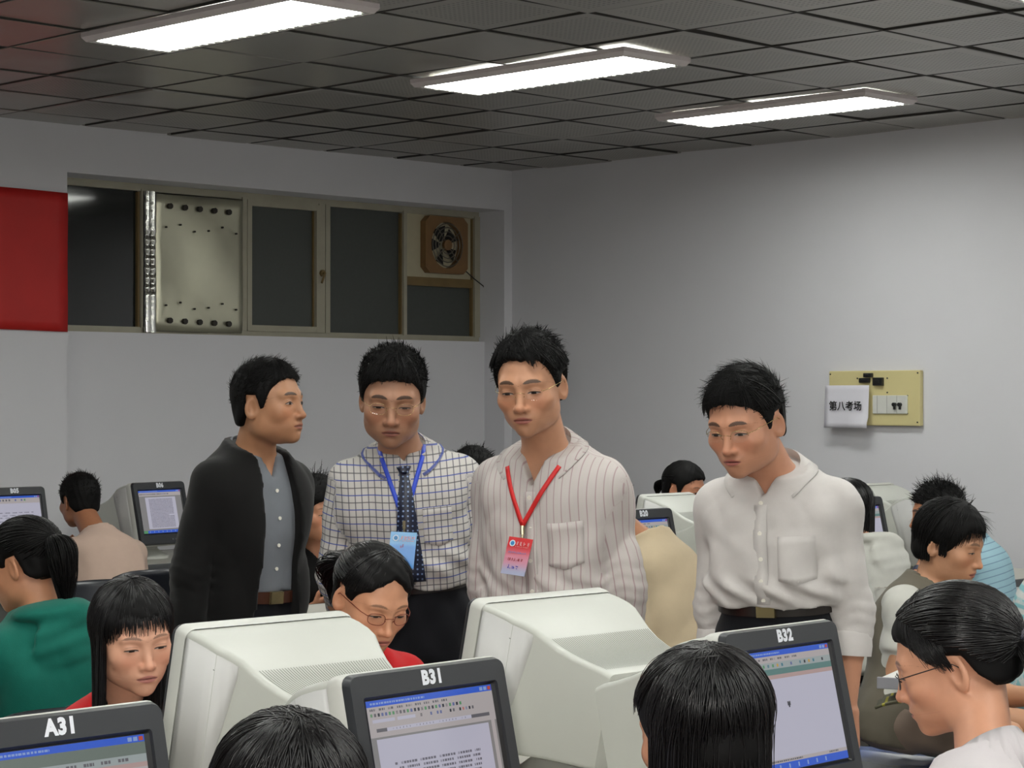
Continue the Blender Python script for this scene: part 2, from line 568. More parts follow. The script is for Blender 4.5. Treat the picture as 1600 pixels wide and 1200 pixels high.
bb.build('strip_backing', mat('strip_dark', (60, 58, 54), 0.5), strip)

# red banner on the left pier
bb = MB()
vsx, fs = [], []
N1, N2 = 40, 14
for j in range(N2 + 1):
    for i in range(N1 + 1):
        u, v = i / N1, j / N2
        vsx.append((6.36 - 2.6 * u, CX - 0.012 - 0.006 * math.sin(9 * v + 2 * u) * math.sin(5 * u + 0.3), 1.90 + 0.735 * v + 0.006 * math.sin(8 * u)))
fs = [(j * (N1 + 1) + i, j * (N1 + 1) + i + 1, (j + 1) * (N1 + 1) + i + 1, (j + 1) * (N1 + 1) + i) for j in range(N2) for i in range(N1)]
bb.add(vsx, fs)
ban = bb.build('red_banner', mat('banner_red_cloth', (178, 24, 20), 0.6, var=0.12, scale=7, bump=0.15, bscale=25), smooth=True)
md = ban.modifiers.new('t', 'SOLIDIFY'); md.thickness = 0.002
tag(ban, 'plain red cloth banner hung on the wall left of the window', 'banner')

# distribution board and paper sign on the right wall
def ry(px):
    r = (px - 800.0) / FPX
    return CX * (1 - r) / (1 + r)
yb0, yb1 = ry(1301), ry(1443)
cyb, hwb = (yb0 + yb1) / 2, (yb0 - yb1) / 2
board = thing('switch_board', 'cream electrical board with black switches on the right wall', 'switch board', (CX, cyb, 1.55), R(-90))
# local x runs to the viewer's right, local -y into the room
bb = MB(); bb.box(-hwb, hwb, -0.035, 0, -0.15, 0.15)
bb.build('board', mat('cream_plastic', (206, 194, 142), 0.5, var=0.03), board, bevel=0.006)
M_BLK = mat('black_bakelite', (26, 28, 27), 0.35)
for x, z, w, h in ((-0.028, 0.125, 0.028, 0.011), (-0.052, 0.097, 0.033, 0.013), (0.038, 0.09, 0.032, 0.022)):
    bb = MB(); bb.box(x - w, x + w, -0.055, -0.034, z - h, z + h); bb.box(x - w * .5, x + w * .4, -0.062, -0.055, z - h * .4, z + h * .4)
    bb.build('switch', M_BLK, board, bevel=0.003)
bb = MB(); bb.box(0.0, 0.225, -0.045, -0.034, -0.085, 0.015)
cov = bb.build('breaker_cover', mat('breaker_white', (206, 206, 200), 0.4), board, bevel=0.003)
for k in range(3):
    bb = MB(); bb.box(0.03 + k * 0.064, 0.032 + k * 0.064, -0.0465, -0.0445, -0.083, 0.013)
    bb.build('joint_line', mat('breaker_seam', (150, 150, 145), 0.5), cov)
for k in range(2):
    bb = MB(); bb.disc((0.148 + k * 0.035, -0.045, -0.035), (0, -1, 0), 0.011, 0.018, 10); bb.box(0.144 + k * 0.035, 0.152 + k * 0.035, -0.058, -0.045, -0.062, -0.035)
    bb.build('breaker_lever', M_BLK, cov)
for x, z in ((-hwb + 0.012, 0.132), (hwb - 0.012, 0.135), (-0.105, 0.108), (0.092, 0.108), (0.092, 0.03), (hwb - 0.014, -0.13), (0.222, 0.013), (0.222, -0.083)):
    bb = MB(); bb.disc((x, -0.036, z), (0, -1, 0), 0.0045, 0.003, 8)
    bb.build('screw', M_BLK, board)
ps0, ps1 = ry(1301), ry(1370)
sign = thing('paper_sign', 'white paper sign with black Chinese writing taped over the switch board', 'sign', (CX - 0.07, (ps0 + ps1) / 2, 1.503), R(-90))
sw = (ps0 - ps1) / 2
bb = MB()
vsx = []
for j in range(9):
    for i in range(9):
        u, v = i / 8 * 2 - 1, j / 8 * 2 - 1
        vsx.append((u * sw * 0.98, -0.006 * (1 - v) - 0.003 * math.sin(4 * u) - (0.012 if v < -0.6 and u > 0 else 0.0), v * 0.117))
bb.add(vsx, [(j * 9 + i, j * 9 + i + 1, (j + 1) * 9 + i + 1, (j + 1) * 9 + i) for j in range(8) for i in range(8)])
po = bb.build('paper', mat('sign_paper', (214, 212, 220), 0.7, var=0.03), sign, smooth=True)
md = po.modifiers.new('t', 'SOLIDIFY'); md.thickness = 0.001
me = text_mesh('第八考场', 0.055, 0.0012)
me.materials.append(mat('ink_black', (18, 18, 20), 0.7))
to = link('lettering', me, po)
to.rotation_euler = (R(90), 0, 0)
to.location = (0, -0.016, -0.0)

# ------------------------------------------------------------------ CRT monitors
M_CASE = mat('monitor_case', (188, 189, 182), 0.45, var=0.02, bump=0.03, bscale=400)
M_RIMW = mat('monitor_rim', (194, 194, 188), 0.4, var=0.02)
M_BEZEL = mat('monitor_bezel', (38, 40, 44), 0.42, var=0.05)
M_BLACKP = mat('screen_surround', (16, 16, 19), 0.3)
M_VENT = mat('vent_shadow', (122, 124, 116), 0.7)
M_LETTER = mat('white_sticker_lettering', (225, 228, 235), 0.5, var=0.02)
SCR = {}
def scr(name, rgb, k=1.0):
    if name not in SCR:
        SCR[name] = mat('screen_' + name, (12, 12, 14), 0.12, var=0.0, emit=rgb, estr=k, spec=0.35)
    return SCR[name]
BW, BH, TILT = 0.18, 0.33, R(13)
SW, SH0, SH1 = 0.142, 0.062, 0.284           # visible screen: half width, bottom, top (up the bezel)
def rrect(hw, z0, z1, r, y, n=4):
    pts = []
    for cx_, cz_, a0 in ((hw - r, z1 - r, 0), (-hw + r, z1 - r, 90), (-hw + r, z0 + r, 180), (hw - r, z0 + r, 270)):
        for k in range(n + 1):
            a = R(a0 + 90 * k / n)
            pts.append((cx_ + r * math.cos(a), y, cz_ + r * math.sin(a)))
    return pts
def tiltM():
    # the head of the monitor turns about the front lower bezel edge; back sinks, screen looks up
    return Matrix.Translation((0, -0.075, 0.078)) @ Matrix.Rotation(-TILT, 4, 'X')
TM4 = tiltM()
def tilted(bb):
    bb.v = [tuple(TM4 @ Vector(p)) for p in bb.v]
    return bb
def screen_quads(kind, seed):
    "what the screen shows, as flat print: rows measured in 0..1 from the top left"
    q = []        # (x0, x1, y0, y1, key)
    rs = random.Random(seed)
    def line(x0, x1, y, h, key, dash=True):
        x = x0
        while x < x1:
            w = rs.uniform(0.008, 0.02) if dash else x1 - x0
            q.append((x, min(x + w, x1), y, y + h, key))
            x += w + rs.uniform(0.003, 0.007)
    q.append((0, 1, 0, 1, 'desktop'))
    q.append((0, 1, 0.0, 0.045, 'title'))
    line(0.03, 0.45, 0.016, 0.014, 'titletext')
    for k in range(3):
        q.append((0.90 + 0.033 * k, 0.925 + 0.033 * k, 0.01, 0.036, 'closebox' if k == 2 else 'titletext'))
    if kind == 'word':
        q.append((0, 1, 0.045, 0.26, 'bar'))
        for k in range(9):
            line(0.02 + 0.07 * k, 0.065 + 0.07 * k, 0.058, 0.016, 'grey')
        for k in range(26):
            q.append((0.02 + 0.028 * k, 0.036 + 0.028 * k, 0.092, 0.115, rs.choice(['grey', 'dark', 'icon', 'green'])))
        q.append((0.03, 0.20, 0.135, 0.158, 'page')); q.append((0.22, 0.36, 0.135, 0.158, 'page'))
        for k in range(18):
            q.append((0.40 + 0.026 * k, 0.414 + 0.026 * k, 0.135, 0.157, rs.choice(['grey', 'dark', 'icon', 'red'])))
        q.append((0.05, 0.95, 0.20, 0.225, 'page')); q.append((0.05, 0.13, 0.20, 0.225, 'grey')); q.append((0.80, 0.95, 0.20, 0.225, 'grey'))
        for k in range(24):
            q.append((0.15 + 0.026 * k, 0.154 + 0.026 * k, 0.207, 0.218, 'grey'))
        q.append((0.0, 1.0, 0.245, 0.93, 'grey2'))
        q.append((0.04, 0.93, 0.275, 0.93, 'page'))
        q.append((0.955, 0.985, 0.25, 0.93, 'bar'))
        y = 0.45
        while y < 0.90:
            line(0.15 + (0.03 if rs.random() < 0.2 else 0), 0.83 - (rs.random() * 0.3 if rs.random() < 0.2 else 0), y, 0.017, 'ink')
            y += 0.034
    elif kind == 'page':
        q.append((0, 1, 0.045, 0.13, 'bar'))
        for k in range(20):
            q.append((0.02 + 0.035 * k, 0.04 + 0.035 * k, 0.075, 0.1, rs.choice(['grey', 'dark', 'icon'])))
        q.append((0, 1, 0.13, 0.93, 'grey2')); q.append((0.14, 0.86, 0.16, 0.9, 'page'))
        y = 0.2
        while y < 0.86:
            line(0.22, 0.78 - (rs.random() * 0.3 if rs.random() < 0.25 else 0), y, 0.016, 'ink')
            y += 0.031
    elif kind == 'blank':
        q.append((0, 1, 0.045, 0.10, 'bar'))
        for k in range(8):
            line(0.02 + 0.08 * k, 0.07 + 0.08 * k, 0.062, 0.016, 'grey')
        q.append((0, 1, 0.10, 0.155, 'bar2')); q.append((0, 1, 0.155, 0.205, 'teal')); q.append((0, 1, 0.205, 0.24, 'pinkish'))
        for k in range(17):
            q.append((0.10 + 0.05 * k, 0.118 + 0.05 * k, 0.115, 0.14, rs.choice(['green', 'icon', 'orange', 'dark', 'teal2'])))
        q.append((0, 1, 0.24, 0.905, 'page'))
        q.append((0.44, 0.475, 0.44, 0.475, 'grey')); q.append((0.45, 0.465, 0.45, 0.49, 'dark'))
        q.append((0, 1, 0.905, 0.935, 'bar')); line(0.1, 0.5, 0.912, 0.014, 'grey'); line(0.8, 0.9, 0.912, 0.014, 'grey')
    elif kind == 'web':
        q.append((0, 1, 0.045, 0.16, 'bar'))
        for k in range(12):
            q.append((0.03 + 0.06 * k, 0.06 + 0.06 * k, 0.07, 0.11, rs.choice(['grey', 'green', 'icon', 'orange'])))
        q.append((0, 1, 0.16, 0.93, 'page'))
        q.append((0.14, 0.9, 0.2, 0.29, 'olive')); q.append((0.17, 0.87, 0.235, 0.27, 'page'))
        for y in (0.36, 0.42, 0.47, 0.55, 0.6, 0.66, 0.72, 0.8):
            line(0.15, 0.6 + rs.random() * 0.25, y, 0.018, 'ink')
        q.append((0.7, 0.9, 0.5, 0.53, 'olive')); q.append((0.72, 0.88, 0.42, 0.44, 'ink'))
        q.append((0.2, 0.5, 0.62, 0.64, 'red'))
    elif kind == 'explorer':
        q.append((0, 1, 0.045, 0.12, 'bar3')); q.append((0, 1, 0.12, 0.17, 'bar2')); q.append((0, 1, 0.17, 0.20, 'pinkish'))
        q.append((0, 1, 0.20, 0.26, 'bar'))
        for k in range(9):
            line(0.03 + 0.1 * k, 0.09 + 0.1 * k, 0.135, 0.02, 'grey')
        q.append((0.05, 0.78, 0.21, 0.25, 'page')); q.append((0.77, 0.8, 0.21, 0.25, 'title')); q.append((0.82, 0.85, 0.21, 0.25, 'green'))
        line(0.87, 0.98, 0.222, 0.016, 'ink')
        q.append((0, 1, 0.26, 0.93, 'page'))
        y = 0.32
        while y < 0.9:
            line(0.1, 0.8, y, 0.018, 'ink'); y += 0.045
    q.append((0, 1, 0.935, 1, 'title')); q.append((0.0, 0.1, 0.935, 1, 'green'))
    for k in range(7):
        q.append((0.14 + 0.1 * k, 0.155 + 0.1 * k, 0.95, 0.985, 'titletext'))
    return q
SKEY = {'desktop': (150, 150, 158), 'title': (58, 104, 226), 'titletext': (150, 176, 230), 'closebox': (206, 84, 60), 'bar': (196, 188, 188), 'bar2': (172, 182, 182),
        'bar3': (120, 132, 124), 'grey': (112, 110, 116), 'grey2': (148, 146, 146), 'dark': (60, 62, 72), 'icon': (110, 120, 170), 'green': (96, 160, 110),
        'red': (206, 70, 60), 'page': (206, 204, 222), 'ink': (118, 116, 128), 'teal': (104, 142, 138), 'teal2': (70, 130, 150), 'pinkish': (196, 168, 164),
        'orange': (214, 170, 70), 'olive': (150, 152, 84)}
SCREEN_MESH = {}
def screen_mesh(kind, seed):
    if (kind, seed) in SCREEN_MESH:
        return SCREEN_MESH[(kind, seed)]
    bb = MB()
    keys = list(SKEY)
    H = SH1 - SH0
    for i, (x0, x1, y0, y1, key) in enumerate(screen_quads(kind, seed)):
        d = 0.0060 - 0.00002 * (i if i < 12 else 12 + (i % 7)) - (0.00012 if key in ('ink', 'grey', 'dark', 'icon', 'green', 'titletext', 'closebox') else 0) - (0.00006 if key == 'page' else 0)
        X0, X1 = -SW + 2 * SW * x0, -SW + 2 * SW * x1
        zt, zb = SH1 - H * y0, SH1 - H * y1
        bb.quad((X0, d, zb), (X1, d, zb), (X1, d, zt), (X0, d, zt), keys.index(key))
    tilted(bb)
    me = bpy.data.meshes.new('screen_' + kind)
    me.from_pydata(bb.v, [], bb.f)
    for k in keys:
        me.materials.append(scr(k, SKEY[k], 0.62))
    me.polygons.foreach_set('material_index', bb.mi)
    SCREEN_MESH[(kind, seed)] = me
    return me
def make_monitor():
    root = thing('crt_monitor', 'monitor', 'monitor')
    # dark front bezel with a sunken surround
    bb = MB()
    bb.rings([rrect(BW - 0.004, 0.004, BH - 0.004, 0.016, 0.028), rrect(BW - 0.001, 0.001, BH - 0.001, 0.018, 0.012), rrect(BW - 0.006, 0.006, BH - 0.006, 0.016, 0.0),
              rrect(SW + 0.010, SH0 - 0.008, SH1 + 0.006, 0.006, -0.001), rrect(SW + 0.008, SH0 - 0.006, SH1 + 0.004, 0.004, 0.004)], cap0=False, cap1=False)
    tilted(bb).build('bezel', M_BEZEL, root, smooth=35)
    bb = MB()
    bb.rings([rrect(SW + 0.008, SH0 - 0.006, SH1 + 0.004, 0.004, 0.004), rrect(SW - 0.001, SH0 - 0.001, SH1 + 0.001, 0.002, 0.0075)], cap0=False)
    tilted(bb).build('screen_surround', M_BLACKP, root)
    bb = MB()
    for k in range(5):
        bb.box(0.03 + 0.022 * k, 0.042 + 0.022 * k, -0.004, 0.004, 0.022, 0.029)
    bez = [c for c in root.children if c.name.startswith('bezel')][0]
    tilted(bb).build('control_buttons', mat('monitor_button', (86, 88, 92), 0.4), bez)
    # white case: rim, then the housing that narrows to the rear with an S-shaped top
    bb = MB()
    prof = [(0.014, 0.1785, 0.0015, 0.3285), (0.020, 0.1815, -0.001, 0.3315), (0.040, 0.1815, -0.001, 0.3315), (0.050, 0.179, 0.002, 0.3295)]
    bb.rings([rrect(w, z0, z1, 0.018, y) for y, w, z0, z1 in prof], cap0=False, cap1=False)
    tilted(bb).build('case_rim', M_RIMW, root, smooth=50)
    bb = MB()
    prof = [(0.046, 0.176, 0.006, 0.327), (0.08, 0.175, 0.010, 0.3275), (0.115, 0.1725, 0.016, 0.3255), (0.14, 0.169, 0.020, 0.3215), (0.16, 0.160, 0.024, 0.318), (0.185, 0.151, 0.03, 0.311), (0.215, 0.1445, 0.036, 0.299),
            (0.25, 0.139, 0.042, 0.2885), (0.285, 0.1345, 0.048, 0.283), (0.325, 0.130, 0.054, 0.280), (0.365, 0.126, 0.06, 0.2785), (0.388, 0.122, 0.066, 0.274), (0.392, 0.115, 0.074, 0.266)]
    bb.rings([rrect(w, z0, z1, 0.011, y, 3) for y, w, z0, z1 in prof], cap0=False)
    case = tilted(bb).build('case', M_CASE, root, smooth=38)
    # rows of fine slots over the sunken rear of the top
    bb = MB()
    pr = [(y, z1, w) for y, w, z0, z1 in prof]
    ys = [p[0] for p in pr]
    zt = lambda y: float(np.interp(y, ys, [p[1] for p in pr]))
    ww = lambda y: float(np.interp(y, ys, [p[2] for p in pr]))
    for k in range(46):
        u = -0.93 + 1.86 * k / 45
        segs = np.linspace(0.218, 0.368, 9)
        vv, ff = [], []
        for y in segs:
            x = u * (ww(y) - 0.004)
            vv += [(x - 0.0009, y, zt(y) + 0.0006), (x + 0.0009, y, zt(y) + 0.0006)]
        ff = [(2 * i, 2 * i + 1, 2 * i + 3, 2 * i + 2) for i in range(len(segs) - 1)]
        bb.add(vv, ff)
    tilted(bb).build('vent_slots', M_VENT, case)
    for s in (-1, 1):
        bb = MB()
        # tapering finger slot pressed into each flank
        vv = []
        for t, h in ((0, 0.0065), (0.25, 0.0068), (0.6, 0.0042), (1, 0.0008)):
            y = 0.066 + 0.075 * t
            z = 0.284 - 0.006 * t * t
            vv += [(s * (ww(y) + 0.0008), y, z - h), (s * (ww(y) + 0.0008), y, z + h)]
        fs_ = [(2 * i, 2 * i + 1, 2 * i + 3, 2 * i + 2) for i in range(3)]
        bb.add(vv, fs_ if s < 0 else [tuple(reversed(f)) for f in fs_])
        tilted(bb).build('finger_slot', mat('slot_grey', (150, 150, 148), 0.6), case)
        bb = MB()
        # flat raised panel on each flank
        vv = []
        yy = [0.052, 0.066, 0.08, 0.0975, 0.115, 0.1325, 0.15, 0.168, 0.185]
        for y in yy:
            x_ = s * (ww(y) + 0.0004)
            lo_ = 0.022 + 0.25 * max(0, (y - 0.14) / 0.045) ** 1.2
            vv += [(x_, y, min(lo_, zt(y) - 0.016)), (x_, y, zt(y) - 0.013)]
        fs_ = [(2 * i, 2 * i + 1, 2 * i + 3, 2 * i + 2) for i in range(len(yy) - 1)]
        bb.add(vv, fs_ if s < 0 else [tuple(reversed(q_)) for q_ in fs_])
        sp_ = tilted(bb).build('side_panel', mat('monitor_side', (191, 190, 188), 0.5, var=0.02), case, smooth=True)
        md = sp_.modifiers.new('t', 'SOLIDIFY'); md.thickness = 0.0016; md.offset = 0
    bb = MB()
    rg = []
    for z, r in ((0.0, 0.125), (0.012, 0.125), (0.024, 0.10), (0.05, 0.065), (0.12, 0.06)):
        rg.append([(r * math.cos(2 * math.pi * k / 24), 0.10 + r * 0.95 * math.sin(2 * math.pi * k / 24), z) for k in range(24)])
    bb.rings(rg)
    bb.build('swivel_base', M_CASE, root, smooth=40)
    return root
DESK_Z = 0.72
mon0 = make_monitor()
MON_USED = [False]
def monitor(x, ylab, flip, label, kind='word', seed=1, sticker=None, turn=0.0, group=None, wide=1.0):
    "ylab: where the top front edge of the bezel stands; flip: screen looks towards +y"
    o = mon0 if not MON_USED[0] else copy_tree(mon0)
    MON_USED[0] = True
    for c in list(o.children):            # a copy must not inherit the first one's screen or sticker
        if c.name.startswith(('screen_image', 'station_number')):
            bpy.data.objects.remove(c)
    o.location = (x, ylab, DESK_Z + 0.0015)
    o.rotation_euler = (0, 0, R(180 if flip else 0) + R(turn))
    o.scale = (wide, 1, 1)
    o['label'] = label
    o['group'] = group or 'CRT monitors on the desks'
    s = link('screen_image', screen_mesh(kind, seed), o)
    if sticker:
        me = text_mesh(sticker, 0.0305, 0.0017, squeeze=0.92, space=1.12)
        me.materials.append(M_LETTER)
        t = link('station_number', me, o)
        t.matrix_local = TM4 @ Matrix.Translation((0.004, -0.0012, 0.308)) @ Matrix.Rotation(R(90), 4, 'X')
    return o
G1, G2, G3 = 'monitors on the nearest desks', 'monitors on the middle desks', 'monitors along the window wall'
monitor(1.636, 2.52, False, 'CRT monitor marked A31 with a browser window on its screen', 'explorer', 3, 'A31', 0, G1)
monitor(2.352, 2.545, False, 'CRT monitor marked B31 showing a text document', 'word', 5, 'B31', 2, G1)
monitor(3.235, 2.515, False, 'CRT monitor marked B32 showing a nearly empty page', 'blank', 6, 'B32', 1, G1)
monitor(1.76, 3.35, True, 'back of a white CRT monitor cut off by the left picture edge', 'word', 5, None, 0, G1, 1.14)
monitor(2.65, 3.36, True, 'back of a white CRT monitor between the two girls in red', 'word', 5, None, -2, G1, 1.14)
monitor(3.415, 3.345, True, 'back of a white CRT monitor in front of the striped shirt and red lanyard', 'word', 5, None, -1, G1, 1.14)
for k, x in enumerate((5.45, 6.265, 6.99, 7.685, 8.33)):
    monitor(x, 5.55, False, ['CRT monitor behind the man with the red lanyard', 'CRT monitor with number ending in 20 before the beige jacket', 'grey flank of a CRT monitor just left of the plain white shirt',
            'CRT monitor with lit screen between the white sleeve and the spiky-haired boy', 'CRT monitor with grey flank before the spiky-haired boy'][k],
            'blank' if k % 2 else 'page', 11 + k % 2, 'B20' if k == 1 else None, 0, G2)
for k, x in enumerate((5.81, 6.6, 7.39, 8.18, 8.97)):
    monitor(x, 6.42, True, ['white monitor back hidden behind the checked shirt', 'white monitor back hidden behind the striped shirt', 'white monitor back with the dark-haired girl peering over it',
            'white monitor back hidden behind the plain white shirt', 'domed white monitor back nearest the plain right wall'][k], 'page', 12, None, 0, G2)
monitor(5.64, 9.06, False, 'CRT monitor marked B05 showing a page with an olive bar', 'web', 4, 'B05', 0, G3)
monitor(6.53, 9.11, False, 'CRT monitor marked B06 showing a page of text', 'page', 11, 'B06', 6, G3)
monitor(7.32, 9.11, False, 'CRT monitor by the window wall hidden behind the black jacket', 'page', 11, None, 0, G3)
monitor(8.12, 9.11, False, 'CRT monitor by the window wall hidden behind the checked shirt', 'page', 11, None, 0, G3)

# ------------------------------------------------------------------ desks
M_DESK = mat('desk_laminate', (178, 176, 168), 0.45, var=0.04)
M_DEDGE = mat('desk_edge', (70, 72, 74), 0.5)
M_DPAN = mat('desk_panel', (150, 150, 146), 0.5, var=0.04)
def desk(x0, x1, y0, y1, label):
    cx_, cy_ = (x0 + x1) / 2, (y0 + y1) / 2
    t = thing('computer_desk', label, 'desk', (cx_, cy_, 0), 0, 'computer desks')
    hw_, hd = (x1 - x0) / 2, (y1 - y0) / 2
    bb = MB(); bb.box(-hw_, hw_, -hd + 0.012, hd - 0.012, DESK_Z - 0.03, DESK_Z)
    bb.build('desktop', M_DESK, t)
    for s in (-1, 1):
        bb = MB(); bb.box(-hw_, hw_, *(sorted((s * hd, s * (hd - 0.0118)))), DESK_Z - 0.034, DESK_Z + 0.001)
        bb.build('edge_strip', M_DEDGE, t, bevel=0.004)
        bb = MB(); bb.box(*(sorted((s * (hw_ - 0.004), s * (hw_ - 0.026)))), -hd * 0.45, hd * 0.45, 0, DESK_Z - 0.0301)
        bb.build('side_panel', M_DPAN, t)
    bb = MB(); bb.box(-hw_ + 0.03, hw_ - 0.03, -0.01, 0.01, 0.1, DESK_Z - 0.0301)
    bb.build('modesty_panel', M_DPAN, t)
for k, (x0, x1) in enumerate(((1.3, 2.1), (2.105, 2.905), (2.91, 3.72))):
    desk(x0, x1, 2.28, 3.62, ['desk carrying the monitor marked A31', 'desk carrying the monitor marked B31', 'desk carrying the monitor marked B32'][k])
DL2 = ['desk at the far left beyond the teal hoodie', 'desk behind the man in the black jacket', 'desk whose dark edge shows between the checked and the striped shirt', 'desk behind the man with the red lanyard',
       'desk carrying the monitor with number ending in 20', 'desk behind the man in the plain white shirt', 'desk before the spiky-haired boy', 'desk beside the plain right wall']
for k in range(8):
    desk(2.75 + 0.8 * k, 3.545 + 0.8 * k, 5.3, 6.68, DL2[k])
for k in range(4):
    desk(5.2 + 0.82 * k, 6.015 + 0.82 * k, 8.82, 9.64, ['wall desk carrying the monitor marked B05', 'wall desk carrying the monitor marked B06', 'wall desk hidden behind the black jacket', 'wall desk hidden behind the checked shirt'][k])
desk(6.3, 7.4, 2.2, 3.25, 'desk outside the right edge before the grey vest')

# ------------------------------------------------------------------ chairs
M_CHB = mat('chair_plastic_black', (28, 30, 36), 0.3)
M_CHBL = mat('chair_plastic_blue', (58, 78, 130), 0.25, var=0.05)
M_STEEL = mat('chair_steel', (120, 120, 122), 0.3, metal=0.9)
def make_chair(m):
    t = thing('plastic_chair', 'chair', 'chair')
    n = 11
    bb = MB()         # seat shell: dished, front lip turned down; chair faces -y
    vv = []
    for j in range(n):
        v = j / (n - 1)
        for i in range(n):
            u = i / (n - 1) * 2 - 1
            y = -0.22 + 0.42 * v
            z = 0.405 - 0.018 * (1 - u * u) * math.sin(math.pi * v) - (0.03 * max(0, 0.25 - v) / 0.25) + 0.012 * abs(u) ** 3
            vv.append((u * (0.215 - 0.02 * v * v), y, z))
    bb.add(vv, [(j * n + i, j * n + i + 1, (j + 1) * n + i + 1, (j + 1) * n + i) for j in range(n - 1) for i in range(n - 1)])
    s = bb.build('seat', m, t, smooth=True)
    md = s.modifiers.new('t', 'SOLIDIFY'); md.thickness = 0.012; md.offset = -1
    bb = MB()
    vv = []
    for j in range(n):
        v = j / (n - 1)
        for i in range(n):
            u = i / (n - 1) * 2 - 1
            rnd_ = 1 - 0.35 * max(0, (v - 0.72) / 0.28) ** 2 * 0.5
            z = 0.53 + 0.27 * v - 0.03 * max(0, v - 0.5) * abs(u) ** 4 * 2
            vv.append((u * 0.215 * rnd_, 0.235 + 0.05 * v - 0.045 * u * u, z))
    bb.add(vv, [(j * n + i, j * n + i + 1, (j + 1) * n + i + 1, (j + 1) * n + i) for j in range(n - 1) for i in range(n - 1)])
    s = bb.build('backrest', m, t, smooth=True)
    md = s.modifiers.new('t', 'SOLIDIFY'); md.thickness = 0.014
    for sx in (-1, 1):
        bb = MB(); bb.tube([(sx * 0.21, -0.22, 0), (sx * 0.19, -0.17, 0.36), (sx * 0.185, -0.14, 0.385)], 0.011, 8)
        bb.build('leg', M_STEEL, t, smooth=50)
        bb = MB(); bb.tube([(sx * 0.21, 0.26, 0), (sx * 0.19, 0.19, 0.38)], 0.011, 8)
        bb.build('leg', M_STEEL, t, smooth=50)
        bb = MB(); bb.tube([(sx * 0.188, -0.16, 0.378), (sx * 0.188, 0.10, 0.378), (sx * 0.185, 0.225, 0.40), (sx * 0.18, 0.25, 0.56), (sx * 0.17, 0.258, 0.66)], 0.010, 8)
        bb.build('side_rail', M_STEEL, t, smooth=50)
    return t
CH = [make_chair(M_CHB), make_chair(M_CHBL)]
CHU = [False, False]
def chair(x, y, yaw, kind, label):
    "yaw: which way the sitter faces, 0 = towards the camera, positive turns to the picture's right"
    o = CH[kind] if not CHU[kind] else copy_tree(CH[kind])
    CHU[kind] = True
    o.location = (x, y, 0)
    o.rotation_euler = (0, 0, R(yaw - 45))
    o['label'] = label
    o['group'] = 'plastic chairs at the desks'
    return o

